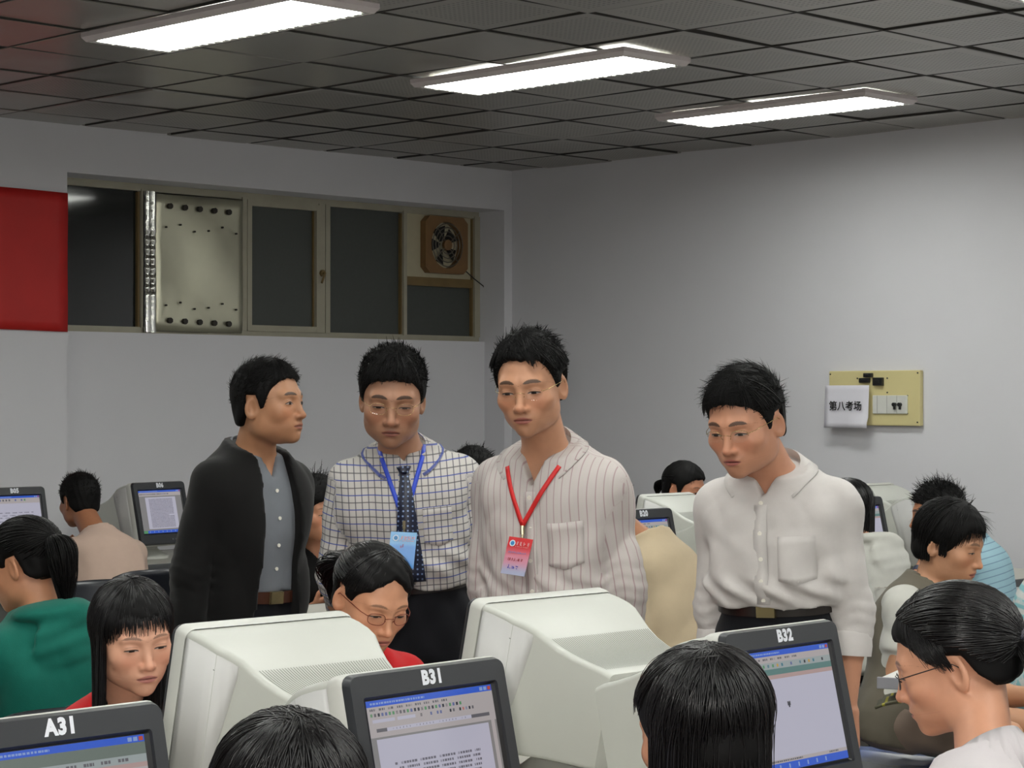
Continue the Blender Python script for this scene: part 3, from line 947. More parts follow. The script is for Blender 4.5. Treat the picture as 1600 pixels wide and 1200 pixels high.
# ------------------------------------------------------------------ people: implicit surfaces meshed by surface nets
f32 = np.float32
def A(*v):
    return np.array(v, dtype=f32)
def ell(p, c, r):
    q = (p - A(*c)) / A(*r)
    k0 = np.sqrt((q * q).sum(1)) + 1e-6
    q2 = q / A(*r)
    return k0 * (k0 - 1) / (np.sqrt((q2 * q2).sum(1)) + 1e-6)
def cap(p, a, b, ra, rb):
    a, b = np.asarray(a, f32), np.asarray(b, f32)
    ba = b - a
    t = np.clip(((p - a) @ ba) / float(ba @ ba + 1e-9), 0, 1)
    d = p - a - t[:, None] * ba
    return np.sqrt((d * d).sum(1)) - (ra + (rb - ra) * t)
def smin(a, b, k):
    h = np.clip(0.5 + 0.5 * (b - a) / k, 0, 1)
    return b * (1 - h) + a * h - k * h * (1 - h)
def smax(a, b, k):
    return -smin(-a, -b, k)
def surface(f, lo, hi, h):
    "mesh the zero set of f inside a box; coarse pass first, fine pass only near the surface"
    lo, hi = np.asarray(lo, f32), np.asarray(hi, f32)
    B = 4
    nb = np.maximum(np.ceil((hi - lo) / (h * B)).astype(int), 1)
    n = nb * B + 1
    cg = [lo[i] + np.arange(nb[i] + 1, dtype=f32) * h * B for i in range(3)]
    G = np.stack(np.meshgrid(*cg, indexing='ij'), -1).reshape(-1, 3)
    cv = f(G).reshape(nb + 1)
    mn = np.full(nb, 1e9, f32)
    mx = np.full(nb, -1e9, f32)
    for i in (0, 1):
        for j in (0, 1):
            for k in (0, 1):
                s = cv[i:i + nb[0], j:j + nb[1], k:k + nb[2]]
                mn = np.minimum(mn, s)
                mx = np.maximum(mx, s)
    act = (mn < h * B * 1.3) & (mx > -h * B * 1.3)
    F = np.repeat(np.repeat(np.repeat(cv, B, 0), B, 1), B, 2)[:n[0], :n[1], :n[2]].copy()
    F[np.abs(F) < 1e-7] = 1e-7
    fm = np.zeros(n, bool)
    a0 = np.repeat(np.repeat(np.repeat(act, B, 0), B, 1), B, 2)
    for i in (0, 1):
        for j in (0, 1):
            for k in (0, 1):
                fm[i:i + a0.shape[0], j:j + a0.shape[1], k:k + a0.shape[2]] |= a0
    idx = np.argwhere(fm)
    F[fm] = f((lo + idx * f32(h)).astype(f32))
    S = F < 0
    cn = n - 1
    cnt = np.zeros(cn, np.int8)
    for i in (0, 1):
        for j in (0, 1):
            for k in (0, 1):
                cnt += S[i:i + cn[0], j:j + cn[1], k:k + cn[2]]
    cells = (cnt > 0) & (cnt < 8) & a0[:cn[0], :cn[1], :cn[2]]
    ci = np.argwhere(cells)
    vid = np.full(cn, -1, np.int64)
    vid[cells] = np.arange(len(ci))
    acc = np.zeros((len(ci), 3), f32)
    num = np.zeros(len(ci), f32)
    for ax in range(3):
        o1, o2 = [(1, 2), (0, 2), (0, 1)][ax]
        for u in (0, 1):
            for v in (0, 1):
                a = ci.copy()
                a[:, o1] += u
                a[:, o2] += v
                bq = a.copy()
                bq[:, ax] += 1
                fa, fb = F[a[:, 0], a[:, 1], a[:, 2]], F[bq[:, 0], bq[:, 1], bq[:, 2]]
                m = (fa < 0) != (fb < 0)
                t = np.where(m, fa / np.where(m, fa - fb, 1), 0)
                p = (a - ci).astype(f32)
                p[:, ax] += t
                acc[m] += p[m]
                num[m] += 1
    V = lo + (ci + acc / num[:, None]) * h
    quads = []
    for ax in range(3):
        o1, o2 = [(1, 2), (2, 0), (0, 1)][ax]
        sl0 = [slice(None)] * 3
        sl1 = [slice(None)] * 3
        sl0[ax] = slice(0, n[ax] - 1)
        sl1[ax] = slice(1, n[ax])
        s0, s1 = S[tuple(sl0)], S[tuple(sl1)]
        e = np.argwhere(s0 != s1)
        e = e[(e[:, o1] > 0) & (e[:, o2] > 0) & (e[:, o1] < cn[o1]) & (e[:, o2] < cn[o2])]
        if not len(e):
            continue
        fl = s0[e[:, 0], e[:, 1], e[:, 2]]
        q = []
        for (u, v) in ((-1, -1), (0, -1), (0, 0), (-1, 0)):
            c = e.copy()
            c[:, o1] += u
            c[:, o2] += v
            q.append(vid[c[:, 0], c[:, 1], c[:, 2]])
        q = np.stack(q, 1)
        q = np.where(fl[:, None], q, q[:, ::-1])
        quads.append(q[(q >= 0).all(1)])
    return V, np.concatenate(quads) if quads else np.zeros((0, 4), int)
def relax(V, Q, it=1, lam=0.5):
    e = np.concatenate([Q[:, [0, 1]], Q[:, [1, 2]], Q[:, [2, 3]], Q[:, [3, 0]]])
    for _ in range(it):
        s = np.zeros_like(V)
        c = np.zeros(len(V), f32)
        for k in range(3):
            s[:, k] = np.bincount(e[:, 0], V[e[:, 1], k], len(V)) + np.bincount(e[:, 1], V[e[:, 0], k], len(V))
        c = np.bincount(e[:, 0], minlength=len(V)) + np.bincount(e[:, 1], minlength=len(V))
        V = V + lam * (s / np.maximum(c, 1)[:, None] - V)
    return V.astype(f32)
def np_mesh(name, V, Q, attrs=None):
    me = bpy.data.meshes.new(name)
    k = Q.shape[1]
    me.vertices.add(len(V))
    me.vertices.foreach_set('co', np.ascontiguousarray(V, f32).ravel())
    me.loops.add(len(Q) * k)
    me.loops.foreach_set('vertex_index', np.ascontiguousarray(Q, np.int32).ravel())
    me.polygons.add(len(Q))
    me.polygons.foreach_set('loop_start', np.arange(0, len(Q) * k, k, dtype=np.int32))
    me.polygons.foreach_set('use_smooth', np.ones(len(Q), bool))
    for nm, val in (attrs or {}).items():
        a = me.attributes.new(nm, 'FLOAT_VECTOR', 'POINT')
        a.data.foreach_set('vector', np.ascontiguousarray(val, f32).ravel())
    me.update(calc_edges=True)
    me.validate()
    return me
def rotm(yaw, pitch, roll):
    "head turn: yaw about z, then nod (positive looks down), then tilt"
    return np.array((Matrix.Rotation(R(yaw), 3, 'Z') @ Matrix.Rotation(R(pitch), 3, 'X') @ Matrix.Rotation(R(roll), 3, 'Y')), dtype=f32)

# ---- the head, in its own frame: face looks to -y, +x is the person's left, z = 0 at the eyes
def head_field(p, o):
    jaw, wid, nose, brow = o.get('jaw', 1.0), o.get('wid', 1.0), o.get('nose', 1.0), o.get('brow', 1.0)
    fat = o.get('fat', 0.0)
    ax = np.abs(p[:, 0])
    s = np.stack([ax, p[:, 1], p[:, 2]], 1)          # mirrored half
    d = ell(p, (0, 0.012, 0.033), (0.0765 * wid, 0.0955, 0.080))
    d = smin(d, ell(p, (0, -0.026, -0.020), (0.0655 * wid, 0.0640, 0.080)), 0.030)
    d = smin(d, ell(p, (0, -0.030, -0.068), (0.0500 * jaw + fat, 0.0510, 0.043)), 0.030)
    d = smin(d, ell(s, (0.046 * jaw, 0.002, -0.062), (0.016, 0.026, 0.026)), 0.034)        # jaw angle
    d = smin(d, ell(p, (0, -0.071, -0.0965), (0.020 * jaw, 0.0185, 0.0155)), 0.022)         # chin
    d = smin(d, ell(s, (0.0455 * wid, -0.0560, -0.026), (0.020 + fat, 0.020, 0.018)), 0.024)       # cheekbone
    d = smin(d, cap(s, (0.010, -0.0835, 0.0185), (0.044, -0.0720, 0.0195), 0.0085 * brow, 0.0075 * brow), 0.020)
    d = smax(d, -ell(s, (0.0315, -0.0985, 0.001), (0.0185, 0.0150, 0.0105)), 0.014)       # eye socket
    d = smin(d, ell(s, (0.0320, -0.0720, -0.001), (0.0165, 0.0150, 0.0120)), 0.006)       # lid over the eyeball
    d = smin(d, cap(p, (0, -0.0830, 0.012), (0, -0.1030, -0.036), 0.0060, 0.0092 * nose), 0.013)
    d = smin(d, ell(p, (0, -0.1035, -0.0375), (0.0100 * nose, 0.0100, 0.0088)), 0.007)
    d = smin(d, ell(s, (0.0125 * nose, -0.0935, -0.0405), (0.0068, 0.0095, 0.0068)), 0.006)
    d = smax(d, -ell(s, (0.0062, -0.0985, -0.0490), (0.0036, 0.0050, 0.0034)), 0.003)
    d = smin(d, ell(p, (0, -0.0660, -0.0640), (0.0320, 0.0270, 0.0240)), 0.018)           # muzzle
    d = smin(d, ell(p, (0, -0.0885, -0.0622), (0.0210, 0.0085, 0.0050)), 0.006)
    d = smin(d, ell(p, (0, -0.0870, -0.0722), (0.0175, 0.0085, 0.0056)), 0.006)
    d = smax(d, -ell(p, (0, -0.0985, -0.0672), (0.0230, 0.0090, 0.0014)), 0.0030)          # lip line
    d = smax(d, -ell(p, (0, -0.1010, -0.0815), (0.0150, 0.0090, 0.0035)), 0.007)          # under the lower lip
    # ear: tilted shell with a hollow
    e = s - A(0.0745 * wid, 0.016, -0.012)
    ca, sa = math.cos(0.45), math.sin(0.45)
    ex, ey = e[:, 0] * ca - e[:, 1] * sa, e[:, 0] * sa + e[:, 1] * ca
    e = np.stack([ex, ey + 0.12 * e[:, 2] * 0, e[:, 2] + 0.18 * ey], 1)
    ear = ell(e, (0, 0, 0), (0.0075, 0.0185, 0.0310))
    ear = smax(ear, -ell(e, (0.0080, -0.0020, 0.002), (0.0085, 0.0120, 0.0210)), 0.003)
    return smin(d, ear, 0.007)

# ---- torso profile, in the torso frame: z from hip joint (0) to neck base (0.50)
TZ = np.array([-0.14, -0.06, 0.0, 0.08, 0.16, 0.24, 0.31, 0.36, 0.40, 0.43, 0.455, 0.48, 0.51, 0.56])
TW = {'m': np.array([.148, .162, .160, .148, .146, .152, .159, .164, .160, .141, .110, .076, .058, .054]),
      'f': np.array([.152, .166, .160, .136, .126, .134, .140, .143, .140, .124, .097, .066, .048, .044])}
TD = {'m': np.array([.100, .114, .115, .110, .110, .116, .116, .110, .100, .088, .076, .066, .060, .056]),
      'f': np.array([.100, .116, .114, .098, .094, .106, .112, .100, .088, .078, .068, .058, .050, .046])}
TC = np.array([.004, .004, .0, -.006, -.008, -.006, .0, .006, .010, .012, .012, .010, .006, .0])
_zz = np.linspace(-0.14, 0.56, 141)
def _sm(a):
    y = np.interp(_zz, TZ, a)
    k = np.hanning(11)
    k /= k.sum()
    return np.convolve(np.pad(y, 5, mode='edge'), k, 'valid').astype(f32)
PROF = {s: (_sm(TW[s]), _sm(TD[s]), _sm(TC)) for s in 'mf'}

class Person:
    """joints are local: the origin is the floor under the hips, the body looks to -y"""
    def __init__(self, name_label, hip, neck, head, yaw, head_rot, sex='m', hs=1.0, look=None, tone=(172, 124, 96), sit=False, size=1.0, arms=None, group=None, fine=0.0026, belly=0.0, legs=None, slouch=0.0):
        self.sex, self.hs, self.size, self.sit, self.look, self.fine = sex, hs, size, sit, look or {}, fine
        self.belly = belly
        self.slouch = slouch
        self.root = thing('person', name_label, 'person', (hip.x, hip.y, 0), R(yaw - 45), group)
        self.Ri = np.array(Matrix.Rotation(-R(yaw - 45), 3, 'Z'), dtype=f32)
        self.base = A(hip.x, hip.y, 0)
        self.hip, self.neck, self.head = self.loc(hip), self.loc(neck), self.loc(head)
        self.hrot = rotm(head_rot[0] - yaw, head_rot[1], head_rot[2])
        ax = self.neck - self.hip
        self.tl = float(np.linalg.norm(ax))
        z = ax / self.tl
        x = A(1, 0, 0) - z * z[0]
        x /= np.linalg.norm(x)
        y = np.cross(z, x)
        self.T = np.stack([x, y, z], 1).astype(f32)        # columns: torso axes
        self.ts = self.tl / 0.50
        self.tone = tone
        sw = (0.152 if sex == 'm' else 0.130) * size
        self.sh = [self.tp(sw * s / size, 0.010, 0.388) for s in (1, -1)]     # left (+x) and right shoulder
        self.arms = []
        arms = arms or [((0.16, 0.05, -1), (0.06, -0.2, -1), 0)] * 2
        for k, s in ((0, 1), (1, -1)):
            du, df, curl = arms[k]
            du = A(du[0] * s, du[1], du[2]); df = A(df[0] * s, df[1], df[2])
            du = du / np.linalg.norm(du); df = df / np.linalg.norm(df)
            La, Lf = (0.285, 0.245) if sex == 'm' else (0.265, 0.225)
            S = self.sh[k]
            E = S + du * La * size
            W = E + df * Lf * size
            self.arms.append((S, E, W, curl))
        self.legs = []
        for s in (1, -1):
            H = self.hip + A(0.085 * s * size, 0.0, 0.0 if sit else -0.03)
            if sit:
                K = H + A(0.035 * s, -0.40 * size, 0.005)
                F_ = A(K[0], K[1] + (0.06 if legs is None else legs), 0.075)
            else:
                K = A(H[0] * 1.0 + 0.01 * s, H[1] - 0.01, self.hip[2] * 0.53)
                F_ = A(H[0] * 1.05 + 0.015 * s, H[1] + 0.02, 0.075)
            self.legs.append((H, K, F_))
    def loc(self, v):
        return self.Ri @ (A(*v) - self.base)
    def tp(self, x, y, z):
        "torso-frame point to local"
        return (self.hip + self.T @ (A(x * self.size, y * self.size, z * self.ts))).astype(f32)
    def q(self, p):
        "local to torso frame, normalised"
        r = (p - self.hip) @ self.T
        return np.stack([r[:, 0] / self.size, r[:, 1] / self.size, r[:, 2] / self.ts], 1)
    def torso(self, p, inf=0.0, extra=None):
        q = self.q(p)
        i = np.clip((q[:, 2] + 0.14) / 0.005, 0, 139.99)
        j = i.astype(int)
        fr = (i - j).astype(f32)
        w, dp, c = PROF[self.sex]
        g = lambda a: a[j] * (1 - fr) + a[j + 1] * fr
        W, D, C = g(w) + inf, g(dp) + inf, g(c)
        if self.belly:
            bl = self.belly * np.exp(-((q[:, 2] - 0.10) / 0.11) ** 2)
            D = D + bl * 0.5
            C = C - bl * 0.5
            W = W + bl * 0.35
        if self.slouch:
            C = C + self.slouch * np.exp(-((q[:, 2] - 0.30) / 0.14) ** 2)
        if extra is not None:
            W, D, C = extra(q, W, D, C)
        u, v = np.abs(q[:, 0]) / W, np.abs(q[:, 1] - C) / D
        k = (u ** 2.35 + v ** 2.35) ** (1 / 2.35) + 1e-6
        d = (k - 1) * np.minimum(W, D) * 0.92 * self.size
        return np.maximum(np.maximum(d, ((-0.085 if self.sit else -0.14) - q[:, 2]) * self.ts), (q[:, 2] - 0.535) * self.ts)
    def skin_mat(self):
        return skin_material(self.tone, self.look)
    def build_body(self):
        hs, hr, hc = self.hs, self.hrot, self.head
        nk = self.neck
        back = hr @ A(0, 0.028, -0.045) * hs + hc
        nr = (0.056 if self.sex == 'm' else 0.046) * self.look.get('neck', 1.0)
        low = nk - self.T[:, 2] * 0.05 + self.T[:, 1] * 0.012
        look = self.look
        def f(p):
            hp = ((p - hc) @ hr) / hs
            d = head_field(hp, look) * hs
            d = smin(d, cap(p, back, low, nr * 0.97, nr * 1.08), 0.022)
            zq = self.q(p)[:, 2]
            d = smin(d, smax(self.torso(p, -0.010), (zq - 0.475) * 0.8, 0.03), 0.03)
            return smax(d, (0.30 - zq) * 0.9, 0.01)
        c = np.stack([hc, nk])
        lo = c.min(0) - A(0.20 * self.size, 0.16, 0.13)
        hi = c.max(0) + A(0.20 * self.size, 0.16, 0.16)
        # cut the box around what shows: head fine
        V, Q = surface(f, lo, hi, self.fine)
        V = relax(V, Q, 1, 0.35)
        parts = [(V, Q)]
        for (S, E, W, curl) in self.arms:
            k = self.size * (1.0 if self.sex == 'm' else 0.88)
            parts.append(hand_arm(S, E, W, curl, k, self.T[:, 1], self.fine))
        for (H, K, F_) in self.legs:
            def g(p, H=H, K=K, F_=F_):
                return smin(cap(p, H, K, 0.07, 0.048), cap(p, K, F_, 0.046, 0.036), 0.02)
            P3 = np.stack([H, K, F_])
            parts.append(surface(g, P3.min(0) - 0.09, P3.max(0) + 0.09, 0.02))
        vs_, qs, o = [], [], 0
        for V, Q in parts:
            vs_.append(V); qs.append(Q + o); o += len(V)
        V, Q = np.concatenate(vs_), np.concatenate(qs)
        hp = ((V - hc) @ hr) / hs
        n0 = len(parts[0][0])
        hp[n0:] = A(0, 0.3, -0.5)
        me = np_mesh('body', V, Q, {'face': hp})
        me.materials.append(self.skin_mat())
        self.body = link('body', me, self.root)
        return self.body
    # ---- cloth
    def cloth(self, name, m, inf=0.014, sleeve=1.0, hem=0.02, neckcut=0.486, vneck=None, folds=0.004, vox=0.0085, seed=1, openfront=None, hood=False, rsl=(0.054, 0.047, 0.038), blouse=0.0, cuffcut=True, drape=0.0, sleeveless=False, soft=0.03):
        rs = np.random.RandomState(seed)
        ks = [(rs.normal(0, 1, 3), rs.uniform(0, 6.3), rs.uniform(26, 58)) for _ in range(5)]
        dirs = []
        for v, ph, w in ks:
            v = v / np.linalg.norm(v)
            v[2] *= 0.75
            dirs.append(((v * w).astype(f32), ph))
        S_ = []
        for (S, E, W, curl) in self.arms:
            if sleeve <= 0:
                continue
            if sleeve <= 1.0:
                S_.append((S, S + (E - S) * min(1.0, sleeve * 2), None if sleeve <= 0.5 else E + (W - E) * (sleeve * 2 - 1), E))
            else:
                S_.append((S, E, W, E))
        k = self.size * (1.0 if self.sex == 'm' else 0.9)
        extra = None
        if blouse:
            def extra(q, W, D, C):
                bl = blouse * np.exp(-((q[:, 2] - hem - 0.055) / 0.045) ** 2)
                return W + bl, D + bl, C
        def f(p):
            d = self.torso(p, inf, extra)
            q = self.q(p)
            if drape:
                w = np.exp(-((q[:, 2] - hem - 0.05) / 0.10) ** 2)
                d = d + drape * w * np.sin(q[:, 0] * 62 + 9 * q[:, 2] * 6 + 1.3 * np.sin(q[:, 2] * 40))
            d = np.maximum(d, (hem - q[:, 2]) * self.ts * 0.9)
            for (S, E, W, E0) in S_:
                a = cap(p, S, E, rsl[0] * k, rsl[1] * k)
                if W is not None:
                    a = smin(a, cap(p, E, W, rsl[1] * k, rsl[2] * k), 0.02)
                    ed, en = W - E, W
                else:
                    ed, en = E - S, E
                ed = ed / np.linalg.norm(ed)
                cutp = (p - en) @ ed
                near = np.sqrt(((p - en) ** 2).sum(1)) < 0.12
                a = np.where(near, np.maximum(a, cutp), a)
                ds = np.sqrt(((p - S) ** 2).sum(1))
                d = smin(d, a, 0.004 + soft * np.exp(-(ds / 0.13) ** 2))
            if hood:
                hq = self.q(p)
                hd = smin(ell(hq, (0, 0.060, 0.480), (0.118, 0.088, 0.040)), ell(hq, (0, 0.118, 0.395), (0.112, 0.028, 0.085)), 0.03)
                hd = hd + 0.004 * np.sin(hq[:, 0] * 30 + hq[:, 2] * 55) * np.sin(hq[:, 2] * 70)
                d = smin(d, hd * self.size, 0.010)
            if folds:
                n = 0
                for v, ph in dirs:
                    n = n + (1 - 2 * np.abs(np.sin(0.5 * (p @ v) + ph + 0.9 * np.sin(p @ v[[1, 2, 0]] * 0.33 + ph))))
                fade = np.clip((0.47 - q[:, 2]) / 0.10, 0.15, 1)
                d = d + folds * 0.42 * n * fade
                # drag folds around bent elbows
                for (S, E, W, E0) in S_:
                    if W is not None:
                        w = np.exp(-((p - E0) ** 2).sum(1) / 0.006)
                        ax = (W - S) / np.linalg.norm(W - S)
                        d = d + min(folds, 0.005) * 0.8 * w * np.sin(((p - E0) @ ax) * 190 + 2 * np.sin((p - E0)[:, 0] * 60))
            d = np.maximum(d, (q[:, 2] + 0.30 * (-q[:, 1]) * 0.8 - neckcut) * self.ts * 0.9)
            if vneck:
                depth, half = vneck
                top = 0.50
                t = np.clip((top - q[:, 2]) / depth, -0.3, 1)
                wv = np.abs(q[:, 0]) - half * (1 - t)
                wedge = np.maximum(np.maximum(wv, (top - depth - q[:, 2])), q[:, 1] - 0.02)
                d = np.maximum(d, -wedge)
            if openfront:
                half = np.interp(q[:, 2], openfront[0], openfront[1]).astype(f32)
                wedge = np.maximum(np.abs(q[:, 0] - openfront[2]) - half, q[:, 1] + 0.0)
                d = np.maximum(d, -wedge)
            return d
        self.cloth_f = f
        pts = [self.tp(-0.24, -0.2, hem - 0.02), self.tp(0.24, 0.2, 0.52), self.tp(0.24, -0.2, hem - 0.02), self.tp(-0.24, 0.2, 0.52), self.tp(0, 0.2, 0.56)]
        for (S, E, W, E0) in S_:
            pts += [S, E] + ([W] if W is not None else [])
        P_ = np.stack(pts)
        lo, hi = P_.min(0) - 0.07, P_.max(0) + 0.07
        V, Q = surface(f, lo, hi, vox)
        V = relax(V, Q, 1, 0.3)
        # pattern coordinates: across, along, 0 torso / 1 sleeve
        q = self.q(V)
        uv = np.stack([np.arctan2(q[:, 0], -(q[:, 1])) * 0.148 * self.size, q[:, 2] * 0.5 * self.ts / 0.5, np.zeros(len(V))], 1).astype(f32)
        front = np.abs(uv[:, 0]) < 0.16
        uv[:, 0] = np.where(q[:, 1] < 0, q[:, 0] * self.size * 1.06, uv[:, 0])
        for (S, E, W, E0) in S_:
            segs = [(S, E, 0.0)] + ([(E, W, float(np.linalg.norm(E - S)))] if W is not None else [])
            best = np.full(len(V), 9.0, f32)
            uu = np.zeros((len(V), 2), f32)
            for a, b_, off in segs:
                ax = b_ - a
                L = float(np.linalg.norm(ax)) + 1e-6
                ax = ax / L
                t = (V - a) @ ax
                r = V - a - t[:, None] * ax
                dist = np.sqrt((r * r).sum(1)) + np.maximum(0, -t) + np.maximum(0, t - L)
                e1 = self.T[:, 0] - ax * float(self.T[:, 0] @ ax)
                e1 /= np.linalg.norm(e1)
                e2 = np.cross(ax, e1)
                ang = np.arctan2(r @ e2, r @ e1)
                better = dist < best
                best = np.where(better, dist, best)
                uu[better] = np.stack([ang * 0.05, -(off + t)], 1)[better]
            outw = np.abs(q[:, 0]) > (0.142 if self.sex == 'm' else 0.122)
            on = (best < rsl[0] * k * 1.22) & (outw | (best < rsl[1] * k * 1.3) & (q[:, 2] < 0.3)) & ((V - S) @ (E - S) > -0.0005)
            uv[on] = np.concatenate([uu, np.ones((len(V), 1), f32)], 1)[on]
        me = np_mesh(name, V, Q, {'weave': uv})
        me.materials.append(m)
        return link(name, me, self.root)
    def front(self, x, z, field=None, off=0.003, back=False):
        "the point on the cloth surface in front of torso position (x, z)"
        f = field or self.cloth_f
        ys = np.linspace(-0.26, 0.05, 160)
        if back:
            ys = -ys
        P_ = np.stack([self.tp(x, y, z) for y in ys])
        d = f(P_)
        k = int(np.argmax(d < 0)) if (d < 0).any() else 120
        if k > 0:
            y = ys[k - 1] + (ys[k] - ys[k - 1]) * d[k - 1] / (d[k - 1] - d[k] + 1e-9)
        else:
            y = ys[0]
        return self.tp(x, y + (off if back else -off), z)
    def trousers(self, m, top=0.045, inf=0.004, vox=0.012, fold=0.004):
        def f(p):
            d = np.maximum(self.torso(p, inf), (self.q(p)[:, 2] - top) * self.ts)
            for (H, K, F_) in self.legs:
                r = 1.0 if self.sex == 'm' else 0.92
                a = smin(cap(p, H, K, (0.086 if self.sit else 0.098) * r, 0.070 * r), cap(p, K, F_, 0.072 * r, 0.060 * r), 0.02)
                d = smin(d, a, 0.035)
            d = d + fold * np.sin(p[:, 2] * 38 + p[:, 0] * 20) * np.sin(p[:, 0] * 44 + p[:, 1] * 31)
            d = np.maximum(d, 0.045 - p[:, 2])
            return np.maximum(d, (self.q(p)[:, 2] - top) * self.ts)
        P_ = np.stack([self.tp(-.2, -.15, -.1), self.tp(.2, .15, top)] + [x for l in self.legs for x in l])
        V, Q = surface(f, P_.min(0) - 0.11, P_.max(0) + 0.11, vox)
        me = np_mesh('trousers', V, Q)
        me.materials.append(m)
        o = link('trousers', me, self.root)
        for (H, K, F_) in self.legs:
            def g(p, F_=F_):
                a = smin(ell(p, (F_[0], F_[1] - 0.09, 0.038), (0.045, 0.105, 0.042)), ell(p, (F_[0], F_[1] + 0.02, 0.045), (0.040, 0.05, 0.052)), 0.03)
                return np.maximum(a, 0.004 - p[:, 2])
            V, Q = surface(g, F_ - A(0.08, 0.24, 0.1), F_ + A(0.08, 0.1, 0.09), 0.012)
            me = np_mesh('shoe', V, Q)
            me.materials.append(mat('shoe_black', (24, 23, 23), 0.35))
            link('shoe', me, self.root)
        return o
    def ribbon(self, pts, widths, m, name, parent=None, thick=0.0015, across=None):
        "flat strip through local points"
        pts = [Vector(p) for p in pts]
        bb = MB()
        vv = []
        for i, p in enumerate(pts):
            t = (pts[min(i + 1, len(pts) - 1)] - pts[max(0, i - 1)]).normalized()
            nrm = Vector(-self.T[:, 1])
            s = t.cross(nrm).normalized() if across is None else Vector(across).normalized()
            w = widths[i] if isinstance(widths, (list, tuple)) else widths
            vv += [p - s * w / 2, p + s * w / 2]
        bb.add(vv, [(2 * i, 2 * i + 1, 2 * i + 3, 2 * i + 2) for i in range(len(pts) - 1)])
        o = bb.build(name, m, parent or self.root, smooth=True)
        md = o.modifiers.new('t', 'SOLIDIFY'); md.thickness = thick; md.offset = 0
        return o
    def collar(self, m, r=(0.062, 0.064), stand=0.034, fall=0.045, point=0.075, gap=24, z0=0.462, tilt=0.42, splay=0.016):
        "shirt collar: a standing band folded over to two points"
        n = 33
        bb = MB()
        rows = [[], [], [], []]
        for i in range(n):
            th = R(-180 + gap + (360 - 2 * gap) * i / (n - 1))      # 0 at the nape
            x, y = math.sin(th), math.cos(th)
            fwd = (1 - math.cos(th)) / 2                            # 0 nape .. 1 throat
            zb = z0 + 0.030 - tilt * 0.15 * fwd
            st = stand * (1 - 0.45 * fwd)
            fl = fall + (point - fall) * fwd ** 5
            out = 0.010 + splay * fwd ** 1.5
            rx, ry_ = r
            px_, py_ = rx * x, 0.010 + ry_ * y
            rows[0].append(self.tp(px_, py_, zb))
            rows[1].append(self.tp(px_ * 0.97, py_ * 0.97, zb + st))
            rows[2].append(self.tp(px_ * 1.0 + x * 0.006, py_ + y * 0.006, zb + st * 0.92))
            k = 1 + out / rx
            side = 0.022 * (1 if x >= 0 else -1) * fwd ** 6
            e = self.tp(px_ * k + x * 0.012 + side, py_ * k + y * (0.014 + 0.012 * fwd), zb + st - fl * 0.9)
            od = self.T @ A(x * 0.55, y * 0.55, 0.9)
            od = od / np.linalg.norm(od)
            for _ in range(40):
                if float(self.cloth_f(e[None])[0]) > 0.004:
                    break
                e = (e + od * 0.003).astype(f32)
            rows[3].append(e)
        vv = [p for r_ in rows for p in r_]
        bb.add(vv, [(k * n + i, k * n + i + 1, (k + 1) * n + i + 1, (k + 1) * n + i) for k in range(3) for i in range(n - 1)])
        o = bb.build('collar', m, self.root, smooth=60)
        uvs = []
        for k in range(4):
            for i in range(n):
                uvs.append((i * 0.011, -k * 0.02, 0))
        a = o.data.attributes.new('weave', 'FLOAT_VECTOR', 'POINT')
        a.data.foreach_set('vector', np.array(uvs, f32).ravel())
        md = o.modifiers.new('t', 'SOLIDIFY'); md.thickness = 0.0025
        return o

